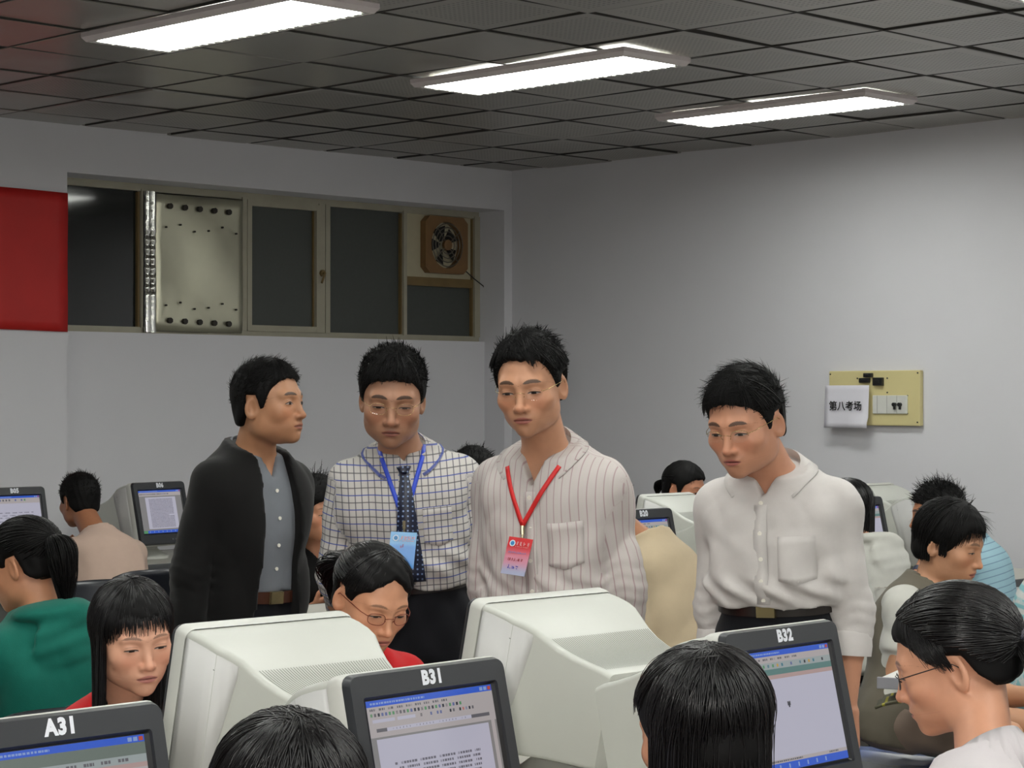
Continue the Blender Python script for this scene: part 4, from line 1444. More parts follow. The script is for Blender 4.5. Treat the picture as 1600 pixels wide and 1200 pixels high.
def hand_arm(S, E, W, curl, k, back, fine):
    "forearm and hand with five fingers as one surface, joined to the upper arm"
    d = (W - E) / np.linalg.norm(W - E)
    pn = back - d * float(back @ d)          # palm faces the back of the body unless it hangs
    if np.linalg.norm(pn) < 0.2:
        pn = A(0, 0, 1) - d * d[2]
    pn = pn / np.linalg.norm(pn)
    sx = np.cross(d, pn)
    side = 1.0 if S[0] > 0 else -1.0
    if curl == 0:
        curl = 0.5
    prims = []
    c0 = W + d * 0.012
    for i, (o, L) in enumerate(((-0.030, 0.068), (-0.010, 0.078), (0.011, 0.073), (0.030, 0.058))):
        a = c0 + d * (0.082 - 0.004 * abs(i - 1)) * k + sx * o * k * side
        ang = 0.0
        for seg in range(3):
            ang += curl * (0.55 if seg == 0 else 0.75)
            dd = d * math.cos(ang) + pn * math.sin(ang)
            l = L * (0.44, 0.31, 0.25)[seg] * k
            b_ = a + dd * l
            prims.append((a, b_, (0.0092, 0.0086, 0.0078)[seg] * k, (0.0086, 0.0078, 0.0066)[seg] * k))
            a = b_
    a = c0 + d * 0.018 * k - sx * 0.030 * k * side
    td = d * 0.72 - sx * 0.55 * side + pn * 0.40
    td = td / np.linalg.norm(td)
    b_ = a + td * 0.045 * k
    prims.append((a, b_, 0.0125 * k, 0.0105 * k))
    td2 = td * 0.75 + d * 0.45 + pn * 0.25 * curl
    td2 = td2 / np.linalg.norm(td2)
    prims.append((b_, b_ + td2 * 0.030 * k, 0.0100 * k, 0.0078 * k))
    pa = [(c0 + sx * o * k * side, c0 + d * 0.080 * k + sx * o * 1.35 * k * side) for o in (-0.021, -0.007, 0.007, 0.021)]
    def f(p):
        u = smin(cap(p, S, E, 0.048 * k, 0.039 * k), cap(p, E, E + (W - E) * 0.35, 0.040 * k, 0.041 * k), 0.02)
        u = smin(u, cap(p, E + (W - E) * 0.35, W, 0.041 * k, 0.027 * k), 0.02)
        h = None
        for a_, b2 in pa:
            c = cap(p, a_, b2, 0.0135 * k, 0.0125 * k)
            h = c if h is None else smin(h, c, 0.008)
        for a_, b2, r1, r2 in prims:
            h = smin(h, cap(p, a_, b2, r1, r2), 0.0035)
        return smin(u, h, 0.016)
    P_ = np.stack([S, E, W, W + d * 0.2 * k, W + pn * 0.1])
    V, Q = surface(f, P_.min(0) - 0.06, P_.max(0) + 0.06, max(0.0042, fine * 1.3))
    return relax(V, Q, 1, 0.3), Q

# ---- skin with brows, lash lines and lips drawn from the head's own coordinates
SKINS = {}
def skin_material(tone, look):
    key = (tone, look.get('lips', (150, 84, 76)), look.get('browc', 1.0), look.get('open', 0.0), look.get('browy', 0.0), look.get('stubble', 0.0), look.get('browt', 0.0048))
    if key in SKINS:
        return SKINS[key]
    m = bpy.data.materials.new('skin')
    g = NT(m)
    v = g.attr('face').outputs['Vector']
    x, y, z = g.xyz(v)
    ax = g.m('ABSOLUTE', x)
    base = lin(tone)
    n = g.noise(v, 45, 4)
    col = g.mix(n, tuple(c * 0.90 for c in base), tuple(c * 1.08 for c in base))
    frontm = g.m('LESS_THAN', y, -0.035)
    def gauss(cx, cz, rx, rz):
        a = g.m('DIVIDE', g.m('SUBTRACT', ax, cx), rx)
        c = g.m('DIVIDE', g.m('SUBTRACT', z, cz), rz)
        return g.m('MULTIPLY', g.m('EXPONENT', g.m('MULTIPLY', g.m('ADD', g.m('MULTIPLY', a, a), g.m('MULTIPLY', c, c)), -1.0)), frontm)
    # blood near the surface: cheeks, nose
    red = tuple(min(1, c * k) for c, k in zip(base, (1.10, 0.80, 0.74)))
    col = g.mix(g.m('MULTIPLY', gauss(0.040, -0.030, 0.022, 0.020), 0.45), col, red)
    col = g.mix(g.m('MULTIPLY', gauss(0.0, -0.040, 0.014, 0.012), 0.4), col, red)
    # moustache and chin shadow of shaved hair
    if look.get('stubble', 0):
        col = g.mix(g.m('MULTIPLY', gauss(0.0, -0.056, 0.030, 0.0085), look['stubble']), col, tuple(c * 0.45 for c in base))
        col = g.mix(g.m('MULTIPLY', gauss(0.0, -0.098, 0.035, 0.016), look['stubble'] * 0.7), col, tuple(c * 0.5 for c in base))
    # lips
    lx = g.m('DIVIDE', ax, 0.0245)
    taper = g.m('SUBTRACT', 1.0, g.m('MULTIPLY', lx, lx), clamp=True)
    half = g.m('MULTIPLY', taper, 0.0088)
    dl = g.m('SUBTRACT', g.m('ABSOLUTE', g.m('ADD', z, 0.0675)), half)
    lip = g.m('MULTIPLY', g.m('SUBTRACT', 1.0, g.step(dl, -0.0015, 0.001)), frontm)
    col = g.mix(g.m('MULTIPLY', lip, 0.85), col, lin(look.get('lips', (150, 84, 76))))
    dm = g.m('ABSOLUTE', g.m('ADD', z, 0.0672))
    mouth = g.m('MULTIPLY', g.m('MULTIPLY', g.m('SUBTRACT', 1.0, g.step(dm, 0.0004, 0.0018)), g.m('SUBTRACT', 1.0, g.step(ax, 0.020, 0.0245))), frontm)
    col = g.mix(g.m('MULTIPLY', mouth, 0.8), col, lin((70, 34, 32)))
    # brow: an arch with a soft tail
    by = look.get('browy', 0.0)
    bx = g.m('DIVIDE', g.m('SUBTRACT', ax, 0.031), 0.021)
    arch = g.m('SUBTRACT', 0.0245 + by, g.m('MULTIPLY', g.m('MULTIPLY', bx, bx), 0.0045))
    thick = g.m('MULTIPLY', g.m('SUBTRACT', 1.0, g.m('MULTIPLY', g.m('MULTIPLY', bx, bx), g.m('MULTIPLY', bx, bx)), clamp=True), look.get('browt', 0.0048))
    db = g.m('SUBTRACT', g.m('ABSOLUTE', g.m('SUBTRACT', z, arch)), thick)
    hairy = g.noise(v, 420, 2)
    db = g.m('ADD', db, g.m('MULTIPLY', g.m('SUBTRACT', hairy, 0.5), 0.004))
    brow = g.m('MULTIPLY', g.m('SUBTRACT', 1.0, g.step(db, -0.0016, 0.0008)), frontm)
    col = g.mix(g.m('MULTIPLY', brow, 0.86 * look.get('browc', 1.0)), col, lin((26, 22, 20)))
    # eye: lash line along the lid edge, a sliver of eye when the lids are parted
    op = look.get('open', 0.0)
    ex = g.m('DIVIDE', g.m('SUBTRACT', ax, 0.0325), 0.0155)
    ins = g.m('SUBTRACT', 1.0, g.m('MULTIPLY', ex, ex), clamp=True)
    up = g.m('SUBTRACT', g.m('MULTIPLY', ins, 0.0025 + 0.0042 * op), 0.0045)
    lowr = g.m('SUBTRACT', g.m('MULTIPLY', ins, -0.0016 - 0.0012 * op), 0.0045)
    opening = g.m('MULTIPLY', g.m('MULTIPLY', g.m('LESS_THAN', z, up), g.m('GREATER_THAN', z, lowr)), g.m('MULTIPLY', g.m('GREATER_THAN', ins, 0.02), frontm))
    ir = g.m('LESS_THAN', g.m('ABSOLUTE', g.m('SUBTRACT', ax, 0.0325)), 0.0062)
    eyec = g.mix(ir, lin((168, 152, 142)), lin((24, 16, 13)))
    col = g.mix(opening, col, eyec)
    dlash = g.m('ABSOLUTE', g.m('SUBTRACT', z, up))
    lash = g.m('MULTIPLY', g.m('MULTIPLY', g.m('SUBTRACT', 1.0, g.step(dlash, 0.0007, 0.0022)), g.m('GREATER_THAN', ins, 0.0)), frontm)
    lash = g.m('MULTIPLY', lash, g.m('SUBTRACT', 1.0, g.step(g.m('ABSOLUTE', ex), 0.85, 1.12)))
    col = g.mix(g.m('MULTIPLY', lash, 0.9), col, lin((22, 15, 13)))
    crease = g.m('ABSOLUTE', g.m('SUBTRACT', g.m('SUBTRACT', z, up), 0.0058))
    cm = g.m('MULTIPLY', g.m('MULTIPLY', g.m('SUBTRACT', 1.0, g.step(crease, 0.0003, 0.0017)), g.step(ins, 0.05, 0.5)), frontm)
    col = g.mix(g.m('MULTIPLY', cm, 0.42), col, tuple(c * 0.42 for c in base))
    g.l(col, g.b.inputs['Base Color'])
    g.b.inputs['Roughness'].default_value = 0.46
    g.b.inputs['Specular IOR Level'].default_value = 0.42
    g.b.inputs['Subsurface Weight'].default_value = 0.0
    g.bump(g.noise(v, 700, 2), 0.05, 0.001)
    SKINS[key] = m
    return m

# ---- hair: a cap over the skull plus strands laid on it
M_HAIR = {}
def hair_material(name='hair_black', rgb=(9, 8, 8), rough=0.5, spec=0.18):
    if name not in M_HAIR:
        m = bpy.data.materials.new(name)
        g = NT(m)
        v = g.attr('lay').outputs['Vector']
        x, y, z = g.xyz(v)
        n = g.noise(v, 14, 3)
        c = lin(rgb)
        g.l(g.mix(n, tuple(k * 0.6 for k in c), tuple(k * 1.7 for k in c)), g.b.inputs['Base Color'])
        g.b.inputs['Roughness'].default_value = rough
        g.b.inputs['Specular IOR Level'].default_value = spec
        M_HAIR[name] = m
    return M_HAIR[name]
HC, HR = A(0, 0.012, 0.033), A(0.0765, 0.0955, 0.080)
def skull(dirs, lift):
    "points on the skull ellipsoid along unit directions, lifted off it"
    k = 1.0 / np.sqrt(((dirs / HR) ** 2).sum(-1))
    return HC + dirs * (k + lift)[..., None]
def unit(v):
    return v / (np.linalg.norm(v, axis=-1, keepdims=True) + 1e-9)
def slerp(a, b, t):
    d = np.clip((a * b).sum(-1), -0.9999, 0.9999)
    th = np.arccos(d)[..., None]
    return (np.sin((1 - t) * th) * a + np.sin(t * th) * b) / np.sin(th)
def strands(P, r0, r1, flat=2.0, centre=HC):
    "P: K x n x 3 polylines -> flattened three-sided tapering tubes"
    K, n, _ = P.shape
    T = unit(np.concatenate([P[:, 1:2] - P[:, 0:1], P[:, 2:] - P[:, :-2], P[:, -1:] - P[:, -2:-1]], 1))
    up = unit(P - centre)
    side = unit(np.cross(T, up))
    up = unit(np.cross(side, T))
    r = np.linspace(1, 0, n)[None, :, None] ** 0.7
    rad = r1 + (r0 - r1) * r
    tri = [(-1, -0.35), (1, -0.35), (0, 0.9)]
    V = np.stack([P + side * rad * flat * a + up * rad * b_ for a, b_ in tri], 2)      # K n 3 3
    V = V.reshape(-1, 3)
    base = (np.arange(K)[:, None] * n + np.arange(n - 1)[None, :]) * 3
    base = base.reshape(-1)
    Q = np.concatenate([np.stack([base + a, base + b_, base + 3 + b_, base + 3 + a], 1) for a, b_ in ((0, 1), (1, 2), (2, 0))])
    return V.astype(f32), Q
class Hair:
    def __init__(self, person, seed=1, m=None):
        self.p, self.rs, self.parts = person, np.random.RandomState(seed), []
        self.m = m or hair_material()
        self.under = hair_material('hair_under', (10, 9, 9), 0.65, 0.15)
        self.ncap = 0
    def cap(self, line, ts=0.012, tb=0.012, tt=0.020, vox=0.004, lump=0.0015, keep=None, shift=(0, 0, 0), xpeak=0.0, part=None):
        """line: (y list, z list) lowest hair height along the side of the head, front to back"""
        ly, lz = line
        ph = self.rs.uniform(0, 6, 6)
        def f(p):
            d = ell(p, (HC[0] + shift[0], HC[1] + shift[1] + (tb - 0.012) * 0.3, HC[2] + shift[2] + (tt - 0.012) * 0.2), (HR[0] + ts, HR[1] + tb, HR[2] + tt))
            low = ell(p, (0, 0.040, -0.035), (0.064 + ts * 0.6, 0.055 + tb * 0.8, 0.055))
            d = smin(d, low, 0.03)
            d = d + lump * np.sin(p[:, 0] * 160 + ph[0] + 2 * np.sin(p[:, 1] * 55 + ph[1])) * np.sin(p[:, 1] * 140 + ph[2] + p[:, 2] * 60)
            z = np.interp(p[:, 1], ly, lz).astype(f32) + 0.0035 * np.sin(p[:, 0] * 210 + ph[3]) * np.sin(p[:, 0] * 90 + ph[4])
            z = z + xpeak * np.clip(1 - np.abs(p[:, 0]) / 0.045, 0, 1) * (p[:, 1] < -0.05)
            if part is not None:
                z = z + part(p)
            d = smax(d, (z - p[:, 2]) * 0.8, 0.012)
            # keep a hollow for the skin of the head
            return d
        V, Q = surface(f, (-0.125, -0.15, -0.13), (0.125, 0.16, 0.17), vox)
        V = relax(V, Q, 1, 0.4)
        self.parts.append((V, Q))
        self.ncap += len(Q)
        return self
    def add(self, P, r0=0.0011, r1=0.0003, flat=2.0, centre=HC):
        self.parts.append(strands(P.astype(f32), r0, r1, flat, centre))
        return self
    def short(self, n, length, line, lift=0.010, comb=(0, -0.4, 0.3), spread=0.35, out=0.6, r0=0.0010, toplen=1.0, tt=0.016):
        "short strands all over the scalp, standing off by `out` and combed towards `comb`"
        rs = self.rs
        d = unit(rs.normal(0, 1, (n * 4, 3)).astype(f32))
        lf = 0.006 + (tt - 0.006) * np.clip(d[:, 2], 0, 1)
        S = skull(d, lf)
        zl = np.interp(S[:, 1], line[0], line[1])
        ok = S[:, 2] > zl + 0.004
        d, S = d[ok][:n], S[ok][:n]
        nrm = unit(d / (HR ** 2))
        c = A(*comb)
        tang = unit(c - nrm * (nrm @ c)[:, None] + rs.normal(0, spread, d.shape).astype(f32))
        L = (length * rs.uniform(0.6, 1.25, len(d)) * (0.55 + (toplen - 0.55) * np.clip(d[:, 2] * 1.4, 0, 1)))[:, None]
        P = []
        for t in (0, 0.33, 0.66, 1.0):
            P.append(S + (nrm * (out * t * (1.25 - 0.6 * t) - 0.10 * (1 - out) * t * t) + tang * ((1 - out) * t + 0.25 * t * t)) * L)
        return self.add(np.stack(P, 1), r0 * 0.62, 0.00015, 1.6)
    def laid(self, d0, d1, lift0, lift1, n=9, jitter=0.0015, r0=0.0014, r1=0.0007, flat=2.4, tail=None):
        "strands lying on the head from direction d0 to d1; tail: extra local points appended"
        rs = self.rs
        ts_ = np.linspace(0, 1, n)
        P = []
        jl = rs.normal(0, jitter, len(d0))
        for t in ts_:
            dd = unit(slerp(d0, d1, t))
            P.append(skull(dd, (lift0 + (lift1 - lift0) * t + jl).astype(f32)))
        P = np.stack(P, 1)
        if tail is not None:
            P = np.concatenate([P, tail(P)], 1)
        return self.add(P, r0, r1, flat)
    def build(self, name='hair'):
        vs_, qs, o = [], [], 0
        for V, Q in self.parts:
            vs_.append(V); qs.append(Q + o); o += len(V)
        V, Q = np.concatenate(vs_), np.concatenate(qs)
        p = self.p
        W = (V * p.hs) @ p.hrot.T + p.head
        me = np_mesh(name, W, Q, {'lay': V})
        me.materials.append(self.m)
        me.materials.append(self.under)
        if len(me.polygons) == len(Q):
            mi = np.zeros(len(Q), np.int32); mi[:self.ncap] = 1
            me.polygons.foreach_set('material_index', mi)
        return link(name, me, p.root)
def dirv(az, el):
    "direction on the head: azimuth 0 = face, + to the person's left; elevation up"
    az, el = np.radians(az), np.radians(el)
    return np.stack([np.sin(az) * np.cos(el), -np.cos(az) * np.cos(el), np.sin(el)], -1).astype(f32)

def glasses(p, m, rim=True, w=0.0205, h=0.0135, r=0.0007, half=False):
    "spectacles on the nose, temples to the ears"
    g = bpy.data.objects.new('glasses', None)
    COL.objects.link(g)
    g.parent = p.root
    def wpt(v):
        return Vector((p.hrot @ (A(*v) * p.hs)) + p.head)
    fr = MB()
    ln = []
    for s in (-1, 1):
        c = A(s * 0.0335, -0.0965, -0.006)
        ring = []
        for k in range(24):
            a = 2 * math.pi * k / 24
            e = 0.75
            x_ = math.copysign(abs(math.cos(a)) ** e, math.cos(a)) * w
            z_ = math.copysign(abs(math.sin(a)) ** e, math.sin(a)) * h
            ring.append(c + A(x_, 0.010 * ((x_ * s + w) / (2 * w)) ** 2 + 0.0015 * z_ / h, z_))
        if rim:
            fr.tube([wpt(v) for v in (ring[0:13] if half else ring + ring[:1])], r, 5)
        ln.append([wpt(v) for v in ring])
        hx = c + A(s * (w + 0.002), 0.010, 0.006)
        fr.tube([wpt(ring[2] if s > 0 else ring[10]), wpt(hx), wpt((s * 0.066, -0.070, 0.002)), wpt((s * 0.0785, -0.02, 0.006)), wpt((s * 0.0805, 0.012, 0.006)), wpt((s * 0.078, 0.030, -0.010))], r * 1.15, 5)
    fr.tube([wpt((-0.0135, -0.0980, -0.003)), wpt((-0.006, -0.1025, 0.000)), wpt((0.006, -0.1025, 0.000)), wpt((0.0135, -0.0980, -0.003))], r, 5)
    for s in (-1, 1):
        fr.tube([wpt((s * 0.0125, -0.0975, -0.008)), wpt((s * 0.0095, -0.0935, -0.012))], r * 1.4, 5)
    fr.build('glasses_frame', m, g, smooth=True)
    lm = bpy.data.materials.get('spectacle_lens')
    if lm is None:
        lm = bpy.data.materials.new('spectacle_lens')
        t = NT(lm)
        tr = t.n('ShaderNodeBsdfTransparent'); tr.inputs[0].default_value = (0.95, 0.95, 0.95, 1)
        gl = t.n('ShaderNodeBsdfGlossy'); gl.inputs['Roughness'].default_value = 0.03
        mx = t.n('ShaderNodeMixShader'); mx.inputs[0].default_value = 0.05
        t.l(tr.outputs[0], mx.inputs[1]); t.l(gl.outputs[0], mx.inputs[2])
        t.l(mx.outputs[0], t.t.nodes['Material Output'].inputs['Surface'])
    for ring in ln:
        bb = MB(); bb.add(ring, [tuple(range(len(ring)))])
        bb.build('lens', lm, g)
    return g

# ------------------------------------------------------------------ cloth materials
def cloth_mat(name, rgb, rough=0.8, var=0.06, bump=0.10):
    return mat(name, rgb, rough, var=var, scale=30, bump=bump, bscale=500, spec=0.25, sheen=0.08)
def pattern_mat(name, ground, lines, rough=0.75):
    "lines: (axis 0/1, spacing, width, phase, colour) drawn along the weave coordinates"
    m = bpy.data.materials.new(name)
    g = NT(m)
    u, v, w = g.xyz(g.attr('weave').outputs['Vector'])
    col = lin(ground)
    n = g.noise(g.coord(), 30)
    col = g.mix(n, tuple(c * 0.95 for c in col), tuple(min(1, c * 1.03) for c in col))
    for ax, sp, wd, ph, rgb, k in lines:
        t = g.m('FRACT', g.m('ADD', g.m('DIVIDE', (u, v)[ax], sp), ph + 50))
        dd = g.m('ABSOLUTE', g.m('SUBTRACT', t, 0.5))
        mask = g.m('SUBTRACT', 1.0, g.step(dd, wd / sp * 0.35, wd / sp * 0.75))
        col = g.mix(g.m('MULTIPLY', mask, k), col, lin(rgb))
    g.l(col, g.b.inputs['Base Color'])
    g.b.inputs['Roughness'].default_value = rough
    g.b.inputs['Specular IOR Level'].default_value = 0.2
    g.bump(g.noise(g.coord(), 420, 2), 0.08, 0.003)
    MATS[name] = m
    return m
C_CHECK = pattern_mat('checked_shirting', (190, 186, 182), [(0, 0.0195, 0.0028, 0.0, (84, 82, 92), 0.85), (1, 0.039, 0.0028, 0.0, (62, 78, 150), 0.9), (1, 0.039, 0.0028, 0.5, (88, 86, 90), 0.85)])
C_STRIPE = pattern_mat('striped_shirting', (193, 186, 182), [(0, 0.0205, 0.0024, 0.0, (160, 132, 136), 0.75), (0, 0.0205, 0.0016, 0.35, (196, 184, 186), 0.6)])
C_WHITE = cloth_mat('white_shirting', (196, 191, 188))
C_BLUESTR = pattern_mat('pale_blue_striped_jersey', (150, 184, 196), [(1, 0.026, 0.0035, 0.0, (104, 126, 150), 0.8)])
C_TEALSTR = pattern_mat('white_teal_striped_jersey', (208, 210, 208), [(1, 0.030, 0.012, 0.0, (120, 188, 196), 0.85)])
C_RED = cloth_mat('red_knit', (190, 26, 30), var=0.1, bump=0.25)
C_TEAL = cloth_mat('teal_fleece', (10, 100, 86), var=0.1, bump=0.2)
C_BEIGE = cloth_mat('beige_cotton', (180, 156, 142), var=0.05)
C_CREAM = cloth_mat('cream_jacket', (188, 170, 142), var=0.05)
C_BLACK = cloth_mat('black_wool', (11, 10, 10), 0.85, var=0.15)
C_NAVY = cloth_mat('dark_trouser', (15, 16, 22), 0.8)
C_GREYSH = cloth_mat('grey_shirting', (112, 116, 122))
C_VEST = cloth_mat('grey_olive_vest', (98, 92, 80), var=0.08)
C_KHAKI = cloth_mat('taupe_trouser', (128, 112, 100))
C_WTEE = cloth_mat('white_jersey', (192, 191, 184))
C_LACE = cloth_mat('white_blouse', (202, 196, 198), var=0.03)
M_LEATHER = mat('belt_leather', (34, 28, 26), 0.3)
M_BRASS = mat('buckle_metal', (176, 160, 120), 0.25, metal=0.9)
M_GOLDW = mat('spectacle_gold', (190, 170, 120), 0.25, metal=0.9)
M_COPPER = mat('spectacle_copper', (130, 62, 44), 0.3, metal=0.5)
M_DARKW = mat('spectacle_dark', (50, 46, 46), 0.3, metal=0.5)
M_BUTTON = mat('shirt_button', (232, 228, 216), 0.3)
LINE_M = ([-.14, -.095, -.075, -.058, -.040, -.030, -.022, -.010, -.004, .030, .042, .060, .12], [.066, .065, .062, .052, .030, .006, -.014, -.014, .022, .026, -.030, -.058, -.066])
def line(front=0.065, temple=0.052, burn=-0.014, nape=-0.066):
    y, z = list(LINE_M[0]), list(LINE_M[1])
    z[0] = z[1] = front; z[2] = front - 0.003; z[3] = temple; z[6] = z[7] = burn; z[-1] = nape; z[-2] = nape + 0.008
    return (y, z)
def buttons(p, zs, x=0.0):
    for z in zs:
        c = Vector(p.front(x, z, off=0.001))
        bb = MB(); bb.disc(c, -Vector(p.T[:, 1]), 0.0055, 0.003, 10)
        bb.build('button', M_BUTTON, p.root)
def placket(p, m, z0, z1, w=0.034, x=0.0):
    pts = [p.front(x, z, off=0.002) for z in np.linspace(z1, z0, 14)]
    o = p.ribbon(pts, w, m, 'placket', across=p.T[:, 0])
    a = o.data.attributes.new('weave', 'FLOAT_VECTOR', 'POINT')
    a.data.foreach_set('vector', np.array([(s * w / 2, -i * 0.03, 0) for i in range(14) for s in (-1, 1)], f32).ravel())
def pocket(p, m, x0, x1, z0, z1):
    n = 7
    bb = MB()
    vv, uv = [], []
    for j in range(n):
        for i in range(n):
            u, v = i / (n - 1), j / (n - 1)
            x, z = x0 + (x1 - x0) * u, z0 + (z1 - z0) * v
            if v == 0:
                z += 0.012 * abs(u - 0.5) * 2
            vv.append(p.front(x, z, off=0.0035)); uv.append((x * 1.06 + 0.007, z, 0))
    bb.add(vv, [(j * n + i, j * n + i + 1, (j + 1) * n + i + 1, (j + 1) * n + i) for j in range(n - 1) for i in range(n - 1)])
    o = bb.build('pocket', m, p.root, smooth=True)
    a = o.data.attributes.new('weave', 'FLOAT_VECTOR', 'POINT')
    a.data.foreach_set('vector', np.array(uv, f32).ravel())
    md = o.modifiers.new('t', 'SOLIDIFY'); md.thickness = 0.002
def belt(p, z=0.085, inf=0.010, buckle=True, h=0.034, m=None):
    bb = MB()
    w, dp, c = PROF[p.sex]
    i = int((z + 0.14) / 0.005)
    rings = []
    for k in range(40):
        a = 2 * math.pi * k / 40
        ca, sa = math.cos(a), math.sin(a)
        bl = p.belly * math.exp(-((z - 0.10) / 0.11) ** 2)
        W_, D_, C_ = w[i] + inf + bl * .35, dp[i] + inf + bl * .5, c[i] - bl * .5
        x = W_ * math.copysign(abs(ca) ** (2 / 2.35), ca)
        y = C_ + D_ * math.copysign(abs(sa) ** (2 / 2.35), sa)
        rings.append([Vector(p.tp(x * q, C_ + (y - C_) * q, z + dz / p.ts)) for q, dz in ((0.97, -h / 2), (1.0, -h / 2), (1.0, h / 2), (0.97, h / 2))])
    rings.append(rings[0])
    bb.rings(rings, cap0=False, cap1=False)
    b_ = bb.build('belt', m or M_LEATHER, p.root, smooth=50)
    if buckle:
        y = c[i] - dp[i] - inf - p.belly * 1.0 * math.exp(-((z - 0.10) / 0.11) ** 2)
        q = lambda x, yy, zz: Vector(p.tp(x, y + yy, z + zz / p.ts))
        bb = MB()
        bb.add([q(-.026, -.002, -.019), q(.026, -.002, -.019), q(.026, -.002, .019), q(-.026, -.002, .019), q(-.024, -.010, -.017), q(.024, -.010, -.017), q(.024, -.010, .017), q(-.024, -.010, .017)],
               [(4, 5, 6, 7), (0, 1, 5, 4), (1, 2, 6, 5), (2, 3, 7, 6), (3, 0, 4, 7)])
        bb.build('buckle', M_BRASS, b_)
def lanyard(p, xl, xr, ztop, xb, zb, m, badge_kind, rot=8):
    "two bands from the collar to a clip, with the card hanging from it"
    root = bpy.data.objects.new('lanyard', None); COL.objects.link(root); root.parent = p.root
    for x in (xl, xr):
        pts = [p.front(x + (xb - x) * t, ztop + (zb - ztop) * t, off=0.005) for t in np.linspace(0, 1, 16)]
        p.ribbon(pts, 0.012, m, 'strap', root)
    c = Vector(p.front(xb, zb, off=0.006))
    down = Vector((0, 0, -1))
    X = Vector(p.T[:, 0]); N = -Vector(p.T[:, 1])
    bb = MB(); bb.tube([c, c + down * 0.022], 0.0055, 8); bb.tube([c + down * 0.02, c + down * 0.034 + N * .002], 0.003, 6)
    bb.build('clip', mat('clip_metal', (190, 180, 150), 0.25, metal=0.9), root)
    top = c + down * 0.030 + N * 0.008
    bot = Vector(p.front(xb, zb - 0.135 / p.ts, off=0.016))
    mid = Vector(p.front(xb, zb - 0.08 / p.ts, off=0.016))
    lean = max((bot - top).dot(N) / 0.105, (mid - top).dot(N) / 0.05, 0.0)
    Zc = (Vector((0, 0, 1)) - N * lean).normalized()
    Nc = X.cross(Zc).normalized()
    Nc = Nc if Nc.dot(N) > 0 else -Nc
    M_ = Matrix.Translation(top) @ Matrix((X.to_tuple() + (0,), (-Nc).to_tuple() + (0,), Zc.to_tuple() + (0,), (0, 0, 0, 1))).transposed() @ Matrix.Rotation(R(rot), 4, 'Y')
    card = MB()
    w, h = (0.034, 0.098) if badge_kind == 'red' else (0.036, 0.098)
    rows = 12
    vv = []
    for j in range(rows + 1):
        z = -h * j / rows
        vv += [M_ @ Vector((-w, 0, z)), M_ @ Vector((w, 0, z))]
    card.add(vv, [(2 * i, 2 * i + 2, 2 * i + 3, 2 * i + 1) for i in range(rows)])
    o = card.build('badge', badge_material(badge_kind), root)
    a = o.data.attributes.new('card', 'FLOAT_VECTOR', 'POINT')
    a.data.foreach_set('vector', np.array([(s, j / rows, 0) for j in range(rows + 1) for s in (-1, 1)], f32).ravel())
    md = o.modifiers.new('t', 'SOLIDIFY'); md.thickness = 0.002
    em = MB()
    em.v = []
    ring = [M_ @ Vector((-w * 0.58 + 0.0082 * math.cos(t), -0.0018, -h * 0.17 + 0.0085 * math.sin(t))) for t in np.linspace(0, 2 * math.pi, 20, endpoint=False)]
    em.add(ring, [tuple(reversed(range(20)))], 0)
    ring = [M_ @ Vector((-w * 0.58 + 0.0055 * math.cos(t), -0.0021, -h * 0.17 + 0.0058 * math.sin(t))) for t in np.linspace(0, 2 * math.pi, 20, endpoint=False)]
    em.add(ring, [tuple(reversed(range(20)))], 1)
    em.build('emblem', [mat('emblem_white', (205, 220, 232), 0.4), mat('emblem_blue', (40, 120, 176), 0.4)], root)
    # lines of print on the card
    pr = MB()
    rs = random.Random(7 if badge_kind == 'red' else 9)
    spec = [(-0.25, 0.92, 0.11, 0.20, 4, 0), (-0.3, 0.85, 0.23, 0.255, 9, 0), (-0.8, 0.75, 0.385, 0.425, 10, 1), (-0.72, 0.72, 0.56, 0.63, 4, 2), (-0.55, 0.45, 0.74, 0.83, 3, 3)]
    if badge_kind == 'blue':
        spec = spec[:2] + [(-0.22, 0.1, 0.33, 0.42, 1, 2)]
    for x0, x1, y0, y1, n, mi in spec:
        for k in range(n):
            a0 = x0 + (x1 - x0) * k / n
            a1 = a0 + (x1 - x0) / n * 0.72
            for _ in range(4):          # each sign a few brush strokes
                if rs.random() < 0.5:
                    xa, xb_ = sorted((rs.uniform(a0, a1), rs.uniform(a0, a1))); ya = rs.uniform(y0, y1); yb = ya + (y1 - y0) * 0.22; xb_ += 0.04
                else:
                    ya, yb = y0, y1; xa = rs.uniform(a0, a1); xb_ = xa + (a1 - a0) * 0.22
                pr.add([M_ @ Vector((xa * w, -0.0019, -ya * h)), M_ @ Vector((xb_ * w, -0.0019, -ya * h)), M_ @ Vector((xb_ * w, -0.0019, -yb * h)), M_ @ Vector((xa * w, -0.0019, -yb * h))], [(0, 3, 2, 1)], mi)
    inks = [mat('badge_ink_pale', (226, 150, 140) if badge_kind == 'red' else (206, 150, 150), 0.5), mat('badge_ink_blue', (96, 130, 180), 0.5), mat('badge_ink_red', (150, 52, 62), 0.5), mat('badge_ink_violet', (70, 66, 160), 0.5)]
    if badge_kind == 'blue':
        inks[0] = mat('badge_ink_pink', (214, 160, 160), 0.5)
    pr.build('print', inks, root)
    return root
